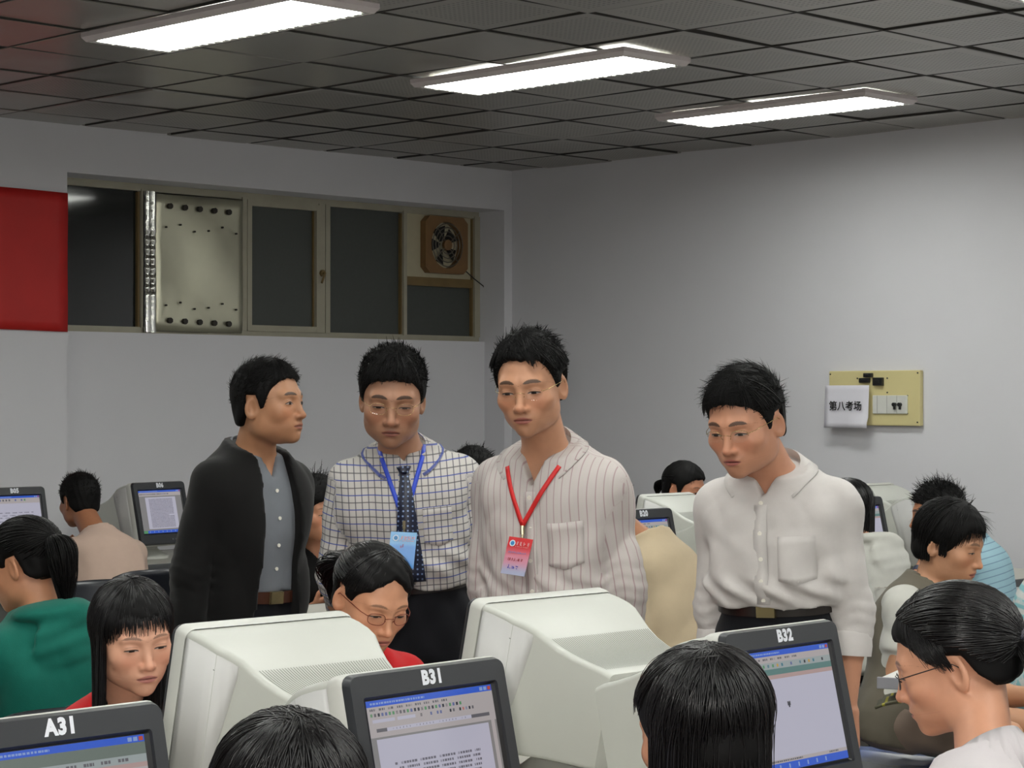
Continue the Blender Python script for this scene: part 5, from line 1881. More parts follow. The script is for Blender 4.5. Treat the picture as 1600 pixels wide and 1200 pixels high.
def badge_material(kind):
    m = bpy.data.materials.new('badge_' + kind)
    g = NT(m)
    x, y, z = g.xyz(g.attr('card').outputs['Vector'])
    if kind == 'red':
        c = g.mix(g.step(y, 0.2, 0.62), lin((196, 28, 34)), lin((196, 130, 150)))
        c = g.mix(g.step(y, 0.6, 0.95), c, lin((156, 160, 186)))
    else:
        c = g.mix(g.step(y, 0.28, 0.42), lin((84, 160, 214)), lin((32, 128, 206)))
    g.l(c, g.b.inputs['Base Color'])
    g.b.inputs['Roughness'].default_value = 0.3
    return m
def fall(p, L, n=9, pull=(0, 0, 0), wave=0.0, inward=0.0, rs=None):
    "tail maker for long hair: hangs straight down in the room from the last point"
    down = p.hrot.T @ A(0, 0, -1)
    pl = A(*pull)
    def tail(P):
        e, tdir = P[:, -1], unit(P[:, -1] - P[:, -2])
        K = len(e)
        Ls = (L * (rs.uniform(0.86, 1.06, K) if rs is not None else 1))
        out, pos, d = [], e.copy(), tdir.copy()
        ph = (rs.uniform(0, 0.6, K) if rs is not None else 0)
        for k in range(n):
            d = unit(d * 0.55 + down * 0.45 + pl * 0.10)
            pos = pos + d * (np.ones(K) * Ls / n)[:, None]
            if inward:
                pos[:, 0] *= (1 - inward)
            if wave:
                pos = pos + (A(1, 0.4, 0) * wave)[None] * np.sin(k * 1.5 + ph * 6)[:, None]
            out.append(pos.copy())
        return np.stack(out, 1)
    return tail
DENS = 2.2
def bangs(h, n, a0, a1, el_end, el_top=72, lift=0.013, sweep=0, r0=0.0012, r1=0.0004, end_j=6, fan=0.55):
    rs = h.rs
    n = int(n * DENS); r0 = r0 * 0.6; r1 = r1 * 0.6
    az = rs.uniform(a0, a1, n)
    d0 = dirv(az * fan - sweep * 0.5, np.full(n, el_top) + rs.normal(0, 4, n))
    e = np.interp(az, np.linspace(a0, a1, len(el_end)), el_end) + rs.normal(0, end_j, n)
    d1 = dirv(az + sweep, e)
    h.laid(d0, d1, lift + rs.normal(0, .001, n), lift * 0.75, 10, 0.001, r0, r1, 1.8)
def sides(h, n, a0, a1, end_el, part_az=0, lift=0.014, tail=None, top_el=80, r0=0.0015, fan=0.35, r1=0.0008):
    rs = h.rs
    n = int(n * DENS); r0 = r0 * 0.55; r1 = r1 * 0.5
    az = rs.uniform(a0, a1, n)
    d0 = dirv(part_az + az * fan, np.full(n, top_el) + rs.normal(0, 5, n))
    d1 = dirv(az, np.full(n, end_el) + rs.normal(0, 3, n))
    h.laid(d0, d1, lift + rs.normal(0, .0015, n), lift + rs.normal(0, .002, n), 10, 0.001, r0, r1, 2.6, tail)
def pulled(h, n, tie, azs=(-180, 180), hl=None, lift=0.011, r0=0.0015):
    "strands drawn from the hairline back to the tie"
    rs = h.rs
    n = int(n * DENS); r0 = r0 * 0.55
    az = rs.uniform(azs[0], azs[1], n)
    el = np.interp(np.abs(az), [0, 35, 60, 75, 88, 100, 120, 150, 180], hl or [38, 36, 26, 12, 4, 0, -22, -32, -36]) + rs.uniform(0, 1, n) ** 1.2 * 60
    d0 = dirv(az, np.minimum(el, 88))
    d1 = np.repeat(dirv(np.array([tie[0]]), np.array([tie[1]])), n, 0) + rs.normal(0, 0.035, (n, 3))
    h.laid(d0, unit(d1.astype(f32)), lift * 0.9 + rs.normal(0, .0008, n), lift + 0.004, 11, 0.0008, r0, r0 * 0.8, 2.4)
def tail_lock(h, tie, n, L, thick, out=0.02, drop=0.75, wave=0.0, r0=0.0014):
    "ponytail: swells after the tie and hangs"
    rs, p = h.rs, h.p
    n = int(n * 1.8); r0 = r0 * 0.6
    t0 = skull(dirv(np.array([tie[0]]), np.array([tie[1]])), np.array([0.012], f32))[0]
    o = unit(t0 - HC)
    down = p.hrot.T @ A(0, 0, -1)
    a = rs.uniform(0, 2 * math.pi, n); rr = np.sqrt(rs.uniform(0, 1, n))
    e1 = unit(np.cross(o, down)); e2 = np.cross(o, e1)
    P = []
    Ls = L * rs.uniform(0.72, 1.08, n)
    for k in range(12):
        t = k / 11
        c = t0 + o * out * (1 - (1 - t) ** 2) * 2.2 + down[None] * (Ls * t ** 1.4 * drop + Ls * t * (1 - drop))[:, None]
        w = thick * (0.28 + 0.95 * math.sin(math.pi * min(1, t * 0.9 + 0.05)) ** 0.8) * (1 - 0.45 * t ** 3)
        off = e1 * (np.cos(a) * rr * w)[:, None] + (o * 0.8) * (np.sin(a) * rr * w)[:, None]
        wob = (e1 * wave)[None] * np.sin(5 * t + a * 3)[:, None] * t
        P.append(c + off + wob)
    h.add(np.stack(P, 1), r0, r0 * 0.45, 2.2, centre=t0 - o * 0.05)
    return t0, o

# ------------------------------------------------------------------ four standing men
GS = 'men standing in the aisle'
# man in the black jacket, seen nearly in profile
p = Person('man in an open black jacket over a grey shirt, looking right', spot(385, 0, 6.25).xy.to_3d() + Vector((0, 0, .93)), spot(400, 694, 6.24), spot(421, 631, 6.18), 48, (66, -3, 0), 'm', 1.03,
           dict(wid=0.97, jaw=0.96, nose=1.05, open=0.8, stubble=0.25, lips=(146, 88, 74), fat=-0.002), (172, 124, 92), size=0.96, group=GS, fine=0.0028,
           arms=[((-0.02, 0.10, -1), (-0.05, -0.02, -1), 0), ((0.24, 0.08, -1), (0.12, -0.1, -1), 0)])
p.build_body(); man1 = p
p.cloth('shirt', C_GREYSH, 0.006, 0.3, 0.07, 0.484, vneck=(0.10, 0.045), folds=0.003, seed=3)
buttons(p, (0.37, 0.29, 0.21, 0.14))
p.collar(C_GREYSH, r=(0.066, 0.068), stand=0.030, fall=0.040, point=0.07, gap=30)
p.cloth('jacket', C_BLACK, 0.030, 1.0, -0.16, 0.495, folds=0.006, seed=4, openfront=([-0.2, 0.0, 0.2, 0.34, 0.44, 0.52], [0.085, 0.08, 0.068, 0.062, 0.06, 0.07], 0.0), rsl=(0.066, 0.060, 0.052))
bb = MB()
rows = []
for k in range(21):
    th = R(-140 + 280 * k / 20)
    x, y = math.sin(th), math.cos(th)
    rows.append([Vector(p.tp(x * rr_2, 0.014 + y * rr_2 * 1.05, zz - 0.06 * (1 - y) / 2)) for rr_2, zz in ((0.092, 0.470), (0.078, 0.515), (0.084, 0.516), (0.104, 0.470))])
bb.rings(rows)
bb.build('jacket_collar', C_BLACK, p.root, smooth=60)
p.trousers(C_NAVY); belt(p, 0.055, 0.012, m=mat('belt_brown', (70, 40, 28), 0.4))
h = Hair(p, 5)
ln = line(0.070, 0.058, -0.018)
h.cap(ln, 0.008, 0.010, 0.016)
h.short(3600, 0.020, ln, comb=(0.1, -0.5, 0.25), spread=0.2, out=0.16, toplen=1.0)
bangs(h, 150, -46, 46, [20, 23, 22, 22, 20], 62, 0.017, 4, r0=0.0011, end_j=3)
h.build()

# man in the checked shirt with tie and blue lanyard
p = Person('man in a checked shirt and navy tie with a blue lanyard badge', spot(642, 0, 6.05).xy.to_3d() + Vector((0, 0, .97)), spot(628, 689, 6.0), spot(613, 623, 5.9), 4, (2, 13, 2), 'm', 1.09,
           dict(wid=1.0, jaw=1.04, nose=1.05, stubble=0.45, lips=(132, 76, 66), open=0.1, brow=1.1), (160, 117, 92), size=1.0, group=GS, fine=0.0028,
           arms=[((0.17, 0.16, -1), (-0.12, 0.62, -0.9), 0), ((0.14, 0.10, -1), (-0.20, 0.66, -0.8), 0)])
p.build_body(); man2 = p
p.cloth('shirt', C_CHECK, 0.022, 0.95, 0.075, 0.484, vneck=(0.055, 0.03), folds=0.007, seed=7, blouse=0.014, drape=0.005, rsl=(0.058, 0.052, 0.042), vox=0.0075)
placket(p, C_CHECK, 0.09, 0.43); pocket(p, C_CHECK, 0.045, 0.125, 0.20, 0.315)
p.collar(C_CHECK, r=(0.068, 0.066), gap=17, stand=0.036, fall=0.046, point=0.085)
tie = [p.front(0.0, z, off=0.008) for z in np.linspace(0.452, 0.10, 16)]
M_TIE = bpy.data.materials.new('navy_spotted_silk')
g = NT(M_TIE)
vv_ = g.coord()
vo = g.n('ShaderNodeTexVoronoi'); vo.inputs['Scale'].default_value = 75; vo.inputs['Randomness'].default_value = 0.15; _s = g.xyz(vv_); _c = g.n('ShaderNodeCombineXYZ'); g.l(_s[0], _c.inputs[0]); g.l(_s[2], _c.inputs[1]); g.l(_c.outputs[0], vo.inputs['Vector'])
g.l(g.mix(g.step(vo.outputs['Distance'], 0.16, 0.24), lin((120, 140, 180)), lin((18, 24, 48))), g.b.inputs['Base Color']); g.b.inputs['Roughness'].default_value = 0.45
to_ = p.ribbon(tie, [0.034, 0.030, 0.026, 0.034] + list(np.linspace(0.042, 0.088, 12)), M_TIE, 'tie', thick=0.004, across=p.T[:, 0])
kn = MB()
kc = [p.front(0.0, z, off=0.012) for z in (0.462, 0.450, 0.435, 0.424)]
kn.rings([[Vector(c) + Vector(p.T[:, 0]) * w * math.cos(a) - Vector(p.T[:, 1]) * 0.010 * math.sin(a) for a in np.linspace(0, 2 * math.pi, 10, endpoint=False)] for c, w in zip(kc, (0.020, 0.023, 0.020, 0.014))])
kn.build('tie_knot', M_TIE, to_, smooth=50)
lanyard(p, -0.066, 0.062, 0.485, -0.008, 0.285, mat('lanyard_blue', (40, 70, 190), 0.5), 'blue', 6)
p.trousers(C_NAVY, top=0.10, inf=0.010); belt(p, 0.075, 0.016, buckle=False)
h = Hair(p, 6)
ln = line(0.065, 0.052, -0.012)
h.cap(ln, 0.010, 0.011, 0.024)
h.short(4200, 0.021, ln, comb=(-0.25, -0.55, 0.45), spread=0.25, out=0.34, toplen=1.0, tt=0.024)
bangs(h, 200, -50, 50, [10, 17, 19, 23, 22, 12], 60, 0.024, -6, r0=0.0011, end_j=4)
h.build()
glasses(p, M_GOLDW, rim=True, half=False, r=0.0005)

# man in the striped shirt with the red lanyard
p = Person('man in a white striped shirt with a red lanyard badge', spot(877, 0, 5.70).xy.to_3d() + Vector((0, 0, .95)), spot(850, 688, 5.62), spot(829, 602, 5.52), -24, (-17, 11, -3), 'm', 1.08,
           dict(wid=0.99, jaw=0.97, nose=1.08, stubble=0.35, lips=(150, 84, 78), open=0.35, brow=1.1), (184, 134, 104), size=1.0, group=GS, fine=0.0028, belly=0.02,
           arms=[((0.14, 0.10, -1), (0.02, 0.12, -1), 0), ((0.10, 0.12, -1), (-0.1, 0.3, -1), 0)])
p.build_body(); man3 = p
p.cloth('shirt', C_STRIPE, 0.026, 0.98, 0.02, 0.484, vneck=(0.105, 0.05), folds=0.008, seed=11, blouse=0.010, drape=0.006, rsl=(0.062, 0.056, 0.046), vox=0.0075)
placket(p, C_STRIPE, 0.03, 0.39); buttons(p, (0.375, 0.295, 0.215, 0.135, 0.06)); pocket(p, C_STRIPE, 0.05, 0.135, 0.19, 0.31)
p.collar(C_STRIPE, r=(0.070, 0.070), gap=30, stand=0.034, fall=0.048, point=0.085)
lanyard(p, -0.072, 0.076, 0.45, -0.020, 0.305, mat('lanyard_red', (206, 34, 34), 0.5), 'red', 7)
p.trousers(C_NAVY, top=0.04, inf=0.008); belt(p, 0.03, 0.014, buckle=False)
h = Hair(p, 8)
ln = line(0.080, 0.070, -0.006, -0.06)
h.cap(ln, 0.010, 0.011, 0.021, xpeak=-0.006)
h.short(3000, 0.027, ln, comb=(0.35, -0.35, 0.1), spread=0.15, out=0.06, toplen=1.1, tt=0.02)
bangs(h, 40, 4, 22, [30, 20, 18, 28], 66, 0.022, 8, end_j=4)
bangs(h, 160, -50, 50, [24, 31, 33, 30, 26, 14], 60, 0.021, 10, r0=0.0011, end_j=3)
sides(h, 160, 48, 100, 10, -20, 0.016, top_el=62); sides(h, 120, -100, -55, 14, -20, 0.016, top_el=62)
h.build()
glasses(p, M_GOLDW, rim=False, r=0.0007)

# man in the plain white shirt
p = Person('man in a plain white shirt with rolled cuffs, head bent to the left', spot(1224, 0, 5.52).xy.to_3d() + Vector((0, 0, .93)), spot(1207, 722, 5.48), spot(1165, 660, 5.38), -24, (-36, 17, -2), 'm', 1.08,
           dict(wid=1.02, jaw=1.06, nose=1.02, stubble=0.4, lips=(164, 92, 86), open=0.45, fat=0.003), (188, 134, 106), size=0.99, group=GS, fine=0.0028,
           arms=[((0.14, 0.06, -1), (-0.02, -0.10, -1), 0.35), ((0.05, 0.12, -1), (0.0, -0.02, -1), 0)])
p.build_body(); man4 = p
p.cloth('shirt', C_WHITE, 0.024, 0.63, 0.118, 0.484, vneck=(0.085, 0.045), folds=0.008, seed=21, blouse=0.012, drape=0.006, rsl=(0.060, 0.055, 0.050), vox=0.0075)
placket(p, C_WHITE, 0.13, 0.40); buttons(p, (0.405, 0.325, 0.255, 0.195, 0.14)); pocket(p, C_WHITE, 0.045, 0.135, 0.185, 0.315)
p.collar(C_WHITE, r=(0.071, 0.072), gap=32, stand=0.038, fall=0.052, point=0.09)
for (S, E, W, cu) in p.arms:
    a, b_ = E + (W - E) * 0.20, E + (W - E) * 0.46
    bb = MB(); bb.tube([a, a + (b_ - a) * .1, a + (b_ - a) * .6, b_, b_ - (b_ - a) * .06], [0.053, 0.0575, 0.060, 0.058, 0.044], 20)
    bb.build('rolled_cuff', C_WHITE, p.root, smooth=50)
p.trousers(C_NAVY, top=0.125, inf=0.008); belt(p, 0.110, 0.015)
h = Hair(p, 9)
ln = line(0.068, 0.050, -0.020)
h.cap(ln, 0.010, 0.012, 0.022)
h.short(3000, 0.028, ln, comb=(-0.5, -0.4, 0.1), spread=0.18, out=0.10, toplen=1.05, tt=0.022)
bangs(h, 200, -56, 50, [-2, 12, 19, 24, 22, 12], 62, 0.022, -8, r0=0.0011, end_j=4)
sides(h, 120, 55, 95, 8, 0, 0.015, top_el=60)
h.build()
glasses(p, M_GOLDW, rim=True, half=True, r=0.0007)

# ------------------------------------------------------------------ seated students
def hip_at(px, Y, z=0.54):
    v = spot(px, 600, Y)
    return Vector((v.x, v.y, z))
GSIT = 'students seated at the monitors'
TYPE = [((0.30, -0.30, -0.75), (-0.30, -1.0, 0.62), 0.4)] * 2
REST = [((0.22, 0.22, -0.9), (-0.45, -0.75, 0.42), 0.5)] * 2
CURT = dict(lips=(176, 104, 98), jaw=0.93, wid=0.97, nose=0.94, brow=0.75, browc=0.7, browt=0.0032)
def seat_for(p, yaw, kind, label, dy=0.02):
    hx, hy, hz = p.base[0], p.base[1], 0
    a = R(yaw - 45)
    chair(hx - math.sin(a) * dy, hy + math.cos(a) * dy, yaw, kind, label)

# girl in red with long straight hair and a fringe
p = Person('girl in red with long straight black hair and a fringe, eyes lowered', hip_at(172, 4.95), spot(192, 1098, 4.74), spot(209, 994, 4.64), 36, (29, 11, -4), 'f', 1.0,
           dict(CURT, open=0.15, jaw=1.0, wid=1.0, lips=(178, 110, 104)), (216, 162, 134), sit=True, size=0.98, group=GSIT, fine=0.0026, arms=TYPE)
p.build_body()
p.cloth('cardigan', C_RED, 0.014, 0.95, -0.06, 0.500, vneck=(0.075, 0.075), folds=0.003, seed=31)
p.trousers(C_NAVY)
h = Hair(p, 12, hair_material('hair_silky', (12, 10, 11), 0.32, 0.4))
h.cap(([-.14, -.09, -.07, -.055, -.035, -.01, .0, .03, .12], [.060, .060, .058, .045, .0, -.03, -.06, -.09, -.10]), 0.010, 0.012, 0.014)
sides(h, 330, -172, -72, -22, -4, 0.013, tail=fall(p, 0.27, 9, (0.0, -0.02, 0), rs=h.rs), top_el=82)
sides(h, 260, 78, 178, -22, 4, 0.013, tail=fall(p, 0.27, 9, (0, 0, 0), rs=h.rs), top_el=82)
sides(h, 70, -72, -58, -8, -4, 0.012, tail=fall(p, 0.20, 9, (-0.05, 0.1, 0), rs=h.rs), top_el=80)
bangs(h, 210, -62, 62, [-16, 0, 8, 8, -4, -14], 78, 0.013, 6, r0=0.0012, end_j=6)
h.build()
seat_for(p, 36, 0, 'black plastic chair under the long-haired girl in red')

# girl in red with glasses and a ponytail
p = Person('girl in a red cardigan with copper glasses and a lace collar, looking down', hip_at(560, 5.28), spot(566, 1022, 5.09), spot(581, 934, 4.99), 34, (33, 24, 4), 'f', 1.0,
           dict(CURT, open=0.1, wid=1.0, jaw=0.98, lips=(176, 100, 92)), (206, 148, 114), sit=True, size=0.98, group=GSIT, fine=0.0026, arms=REST)
p.build_body()
p.cloth('cardigan', C_RED, 0.016, 0.95, -0.06, 0.492, vneck=(0.08, 0.06), folds=0.003, seed=33)
def lace(p, n=40, r=0.062, amp=0.006, w=0.05, z0=0.508, m=C_LACE, name='lace_collar'):
    bb = MB(); vv = []
    for k in range(n + 1):
        th = R(-168 + 336 * k / n)
        x, y = math.sin(th), math.cos(th)
        fwd = (1 - y) / 2
        for q, dz in ((0, 0.012), (0.5, 0.004), (1, -0.024)):
            rr2 = r + w * q + amp * math.sin(k * 2.1) * q
            vv.append(p.tp(x * rr2, 0.010 + y * rr2 * 0.95, z0 + dz - 0.065 * fwd - 0.035 * q + 1.4 * amp * math.cos(k * 2.1) * q))
    bb.add(vv, [(k * 3 + j, (k + 1) * 3 + j, (k + 1) * 3 + j + 1, k * 3 + j + 1) for k in range(n) for j in range(2)])
    o = bb.build(name, m, p.root, smooth=True)
    md = o.modifiers.new('t', 'SOLIDIFY'); md.thickness = 0.002
lace(p)
p.trousers(C_NAVY)
h = Hair(p, 14, hair_material('hair_silky', (12, 10, 11), 0.32, 0.4))
h.cap(line(0.060, 0.044, 0.006, -0.06), 0.009, 0.012, 0.015, xpeak=0.032)
tie = (176, 2)
pulled(h, 520, tie, lift=0.012, hl=[52, 46, 30, 14, 6, 2, -20, -30, -36])
bangs(h, 160, 18, 80, [34, 22, 4, -12, -18], 76, 0.014, 8, end_j=4, fan=0.2)
bangs(h, 160, -84, -14, [2, 8, 18, 30], 76, 0.014, -4, end_j=4, fan=0.2)
tail_lock(h, tie, 420, 0.15, 0.062, out=0.045, drop=0.6, wave=0.012)
h.build()
glasses(p, M_COPPER, rim=True, r=0.0009)
seat_for(p, 34, 0, 'black plastic chair under the girl with copper glasses')

# girl in the teal hoodie, seen from behind
p = Person('girl in a teal hooded top with a ponytail, back turned at the left edge', hip_at(78, 5.62), spot(64, 946, 5.64), spot(38, 882, 5.67), -132, (-112, 16, 0), 'f', 1.0, dict(CURT), (196, 138, 104), sit=True, size=1.0, group=GSIT, fine=0.0035, arms=TYPE)
p.build_body()
p.cloth('hoodie', C_TEAL, 0.024, 0.95, -0.08, 0.500, folds=0.007, seed=35, hood=True, rsl=(0.064, 0.056, 0.046))
p.trousers(C_NAVY)
h = Hair(p, 15)
h.cap(line(0.064, 0.052, 0.0, -0.06), 0.010, 0.012, 0.014)
tie = (172, 8)
pulled(h, 420, tie, lift=0.013)
tail_lock(h, tie, 420, 0.20, 0.040, out=0.025, drop=0.8, wave=0.006)
h.build()
seat_for(p, -132, 0, 'black plastic chair under the girl in the teal hoodie')

# boy in the beige tee at the window wall
p = Person('short-haired boy in a beige tee shirt, seen from behind before the monitor marked B05', hip_at(182, 9.62), spot(150, 836, 9.82), spot(124, 783, 9.98), -138, (-140, 6, 0), 'm', 1.03, dict(stubble=0), (150, 100, 72), sit=True, size=1.04, group=GSIT, fine=0.0045,
           arms=[((0.35, -0.75, -0.6), (-0.95, -0.35, 0.55), 1.0), ((0.25, -0.25, -1), (-0.05, -1, 0.5), 0.4)])
p.build_body()
p.cloth('tee_shirt', C_BEIGE, 0.022, 0.42, -0.08, 0.500, folds=0.004, seed=37, rsl=(0.066, 0.064, 0.05), vox=0.011)
p.trousers(C_NAVY)
h = Hair(p, 16)
ln = line(0.056, 0.044, -0.016, -0.060)
h.cap(ln, 0.010, 0.010, 0.018)
h.short(1100, 0.026, ln, out=0.55, spread=0.4, r0=0.0014)
h.build()
seat_for(p, -138, 0, 'black plastic chair under the boy in the beige tee shirt')
chair(5.02, 7.2, 40, 0, 'empty black plastic chair behind the long-haired girl in red')

# woman with shaggy hair behind, between black jacket and checked shirt
p = Person('woman with shaggy black hair between the black jacket and the checked shirt', hip_at(492, 9.1), spot(490, 846, 8.96), spot(497, 799, 8.88), 45, (38, 6, 0), 'f', 1.04, dict(CURT, open=0.4), (190, 134, 104), sit=True, size=1.0, group=GSIT, fine=0.0045, arms=REST)
p.build_body()
p.cloth('jacket', C_BLACK, 0.018, 0.95, -0.06, 0.500, vneck=(0.10, 0.06), folds=0.003, seed=39, vox=0.012)
p.trousers(C_NAVY)
h = Hair(p, 18, hair_material('hair_matte', (16, 14, 13), 0.6, 0.25))
h.cap(([-.14, -.09, -.07, -.055, -.035, -.01, .0, .03, .12], [.052, .052, .050, .03, -.01, -.04, -.06, -.08, -.09]), 0.022, 0.022, 0.034)
h.short(700, 0.055, LINE_M, out=0.5, spread=0.5, r0=0.0018, tt=0.03)
sides(h, 160, -170, -70, -20, 0, 0.022, tail=fall(p, 0.16, 8, wave=0.006, rs=h.rs), r0=0.002)
sides(h, 160, 70, 170, -20, 0, 0.022, tail=fall(p, 0.16, 8, wave=0.006, rs=h.rs), r0=0.002)
h.build()
seat_for(p, 45, 0, 'black plastic chair under the shaggy-haired woman')

# dark head between the checked and the striped shirt
p = Person('dark-haired student far behind, between the checked and the striped shirt', hip_at(744, 9.75), spot(741, 796, 9.62), spot(742, 746, 9.55), 45, (45, 4, 0), 'm', 1.05, dict(), (180, 128, 98), sit=True, size=1.04, group=GSIT, fine=0.005, arms=REST)
p.build_body()
p.cloth('jacket', cloth_mat('dark_blue_cloth', (34, 40, 62)), 0.018, 0.95, -0.06, 0.500, folds=0.003, seed=41, vox=0.012)
p.trousers(C_NAVY)
h = Hair(p, 19)
ln = line(0.054, 0.044)
h.cap(ln, 0.014, 0.012, 0.022)
h.short(900, 0.032, ln, out=0.45, spread=0.4, r0=0.0016)
h.build()
seat_for(p, 45, 0, 'black plastic chair under the student far behind')

# girl peering over the white monitor
p = Person('girl with tied black hair peering over a white monitor beside the plain wall', hip_at(1058, 10.75), spot(1058, 812, 10.58), spot(1070, 764, 10.5), 50, (52, 10, 0), 'f', 1.05, dict(CURT, open=0.5), (186, 126, 96), sit=True, size=1.0, group=GSIT, fine=0.0045, arms=REST)
p.build_body()
p.cloth('top', cloth_mat('plum_cloth', (92, 74, 84)), 0.016, 0.95, -0.06, 0.500, folds=0.003, seed=43, vox=0.012)
p.trousers(C_NAVY)
h = Hair(p, 20)
h.cap(line(0.062, 0.044, -0.02, -0.06), 0.012, 0.014, 0.018)
pulled(h, 300, (178, -6), r0=0.002)
bangs(h, 90, -50, 60, [12, 22, 26, 12], 74, 0.014, 8, r0=0.0016)
tail_lock(h, (178, -6), 160, 0.07, 0.026, out=0.02, r0=0.002)
h.build()
seat_for(p, 50, 0, 'black plastic chair under the girl peering over the monitor')

# person in the cream jacket before monitor 20
p = Person('student in a cream jacket bent forward, head hidden by the striped sleeve', hip_at(1066, 7.62), spot(1008, 842, 7.76), spot(946, 800, 7.86), -128, (-128, 20, 0), 'm', 1.0, dict(), (176, 124, 94), sit=True, size=1.04, group=GSIT, fine=0.005, arms=REST)
p.build_body()
p.cloth('jacket', C_CREAM, 0.026, 0.95, -0.10, 0.500, folds=0.005, seed=45, rsl=(0.066, 0.06, 0.05), vox=0.010)
p.trousers(C_KHAKI)
h = Hair(p, 21)
h.cap(line(), 0.010, 0.010, 0.016)
h.short(500, 0.028, LINE_M, out=0.3, r0=0.0016)
h.build()
seat_for(p, -128, 0, 'black plastic chair under the student in the cream jacket')

# girl in the white printed top
p = Person('girl in a white printed top with straight hair, beside the white sleeve', hip_at(1372, 8.3), spot(1347, 846, 8.44), spot(1322, 800, 8.52), -135, (-142, 10, 0), 'f', 1.04, dict(CURT), (196, 140, 110), sit=True, size=1.04, group=GSIT, fine=0.0045, arms=TYPE)
p.build_body()
p.cloth('hooded_top', C_WTEE, 0.026, 0.95, -0.08, 0.500, folds=0.004, seed=47, hood=True, rsl=(0.062, 0.056, 0.046), vox=0.010)
me = text_mesh('Tensere', 0.062, 0.0008)
me.materials.append(mat('print_brown', (112, 92, 70), 0.8))
to2 = link('back_print', me, p.root)
c = Vector(p.front(0.03, 0.27, off=0.006, back=True))
X_ = -Vector(p.T[:, 0]); Zt = Vector(p.T[:, 2]); Nt = Vector(p.T[:, 1])
to2.matrix_local = Matrix((X_.to_tuple() + (0,), Zt.to_tuple() + (0,), Nt.to_tuple() + (0,), (0, 0, 0, 1))).transposed()
to2.matrix_local.translation = c
mm = to2.matrix_local.copy(); mm.translation = c; to2.matrix_local = mm
bb = MB()
for s, rr2 in ((0, 0.035), (0.02, 0.028)):
    bb.tube([Vector(p.front(0.03 + rr2 * math.cos(t) + s, 0.17 + rr2 * 1.2 * math.sin(t) / p.ts, off=0.004, back=True)) for t in np.linspace(0.3, 5.6, 14)], 0.004, 5)
bb.build('back_emblem', mat('print_gold', (170, 140, 90), 0.7), p.root)
p.trousers(C_NAVY)
h = Hair(p, 22, hair_material('hair_silky', (12, 10, 11), 0.32, 0.4))
h.cap(([-.14, -.09, -.07, -.055, -.035, -.01, .0, .03, .12], [.06, .06, .058, .045, .0, -.03, -.06, -.08, -.09]), 0.010, 0.012, 0.014)
sides(h, 240, 70, 180, -20, 0, 0.013, tail=fall(p, 0.15, 8, rs=h.rs), r0=0.002)
sides(h, 240, -180, -70, -20, 0, 0.013, tail=fall(p, 0.15, 8, rs=h.rs), r0=0.002)
h.build()
seat_for(p, -135, 0, 'black plastic chair under the girl in the white printed top')

# spiky-haired boy with a watch
p = Person('spiky-haired boy in a pale blue striped shirt, wrist watch on his raised arm', hip_at(1552, 8.82), spot(1506, 846, 8.86), spot(1464, 803, 8.9), -118, (-96, 6, 0), 'm', 1.04, dict(open=0.6), (176, 118, 84), sit=True, size=1.05, group=GSIT, fine=0.0045,
           arms=[((0.3, -0.8, -0.6), (-0.75, 0.12, 0.62), 0.9), ((0.25, -0.2, -0.8), (0, -1, 0.6), 0.4)])
p.build_body()
p.cloth('shirt', C_BLUESTR, 0.026, 0.42, -0.08, 0.500, folds=0.004, seed=49, rsl=(0.064, 0.062, 0.05), vox=0.010)
p.trousers(C_NAVY)
S, E, W, cu = p.arms[0]
bb = MB(); bb.tube([E + (W - E) * 0.80, E + (W - E) * 0.90], 0.035, 14)
wt = bb.build('watch', mat('watch_strap', (28, 36, 60), 0.4), p.root)
h = Hair(p, 23)
ln = line(0.056, 0.044, -0.016)
h.cap(ln, 0.012, 0.012, 0.020)
h.short(900, 0.045, ln, out=0.62, spread=0.5, r0=0.0017, tt=0.02)
h.build()
seat_for(p, -118, 0, 'black plastic chair under the spiky-haired boy')

# student in the grey vest over white sleeves
p = Person('student in a grey vest over white sleeves, short bobbed hair, looking down right', hip_at(1404, 6.72, 0.54), spot(1458, 905, 6.76), spot(1484, 848, 6.75), 52, (57, 16, 0), 'f', 1.08, dict(CURT, open=0.25, wid=1.0, browt=0.004, lips=(156, 92, 80)), (190, 140, 108), sit=True, size=1.06, group=GSIT, fine=0.003,
           arms=[((0.16, -0.5, -1), (-0.2, -1, 0.1), 0.4), ((0.18, 0.02, -1), (-0.25, -0.95, -0.55), 0.5)])
p.build_body()
p.cloth('undershirt', C_WTEE, 0.010, 0.25, 0.0, 0.492, vneck=(0.06, 0.05), folds=0.010, seed=51, rsl=(0.058, 0.052, 0.045), vox=0.0085)
p.cloth('vest', C_VEST, 0.024, 0.0, -0.10, 0.500, vneck=(0.15, 0.075), folds=0.004, seed=52, vox=0.0085)
p.trousers(C_KHAKI)
S, E, W, cu = p.arms[1]
bb = MB()
ax = (W - E) / np.linalg.norm(W - E)
for k in range(14):
    a = 2 * math.pi * k / 14
    e1 = np.cross(ax, A(0, 0, 1)); e1 /= np.linalg.norm(e1); e2 = np.cross(ax, e1)
    c = E + (W - E) * 0.86 + (e1 * math.cos(a) + e2 * math.sin(a)) * 0.030
    bb.disc(Vector(c), Vector(e1 * math.cos(a) + e2 * math.sin(a)), 0.007, 0.005, 6)
bb.build('bracelet', mat('bracelet_silver', (205, 205, 205), 0.15, metal=1.0), p.root)
h = Hair(p, 24)
ln = ([-.14, -.09, -.07, -.055, -.035, -.022, -.010, -.004, .02, .035, .12], [.058, .058, .054, .034, -.01, -.035, -.03, .0, .0, -.06, -.085])
h.cap(ln, 0.013, 0.014, 0.018)
h.short(1000, 0.04, ln, comb=(0, 0.1, -0.9), out=0.06, spread=0.15, r0=0.0014)
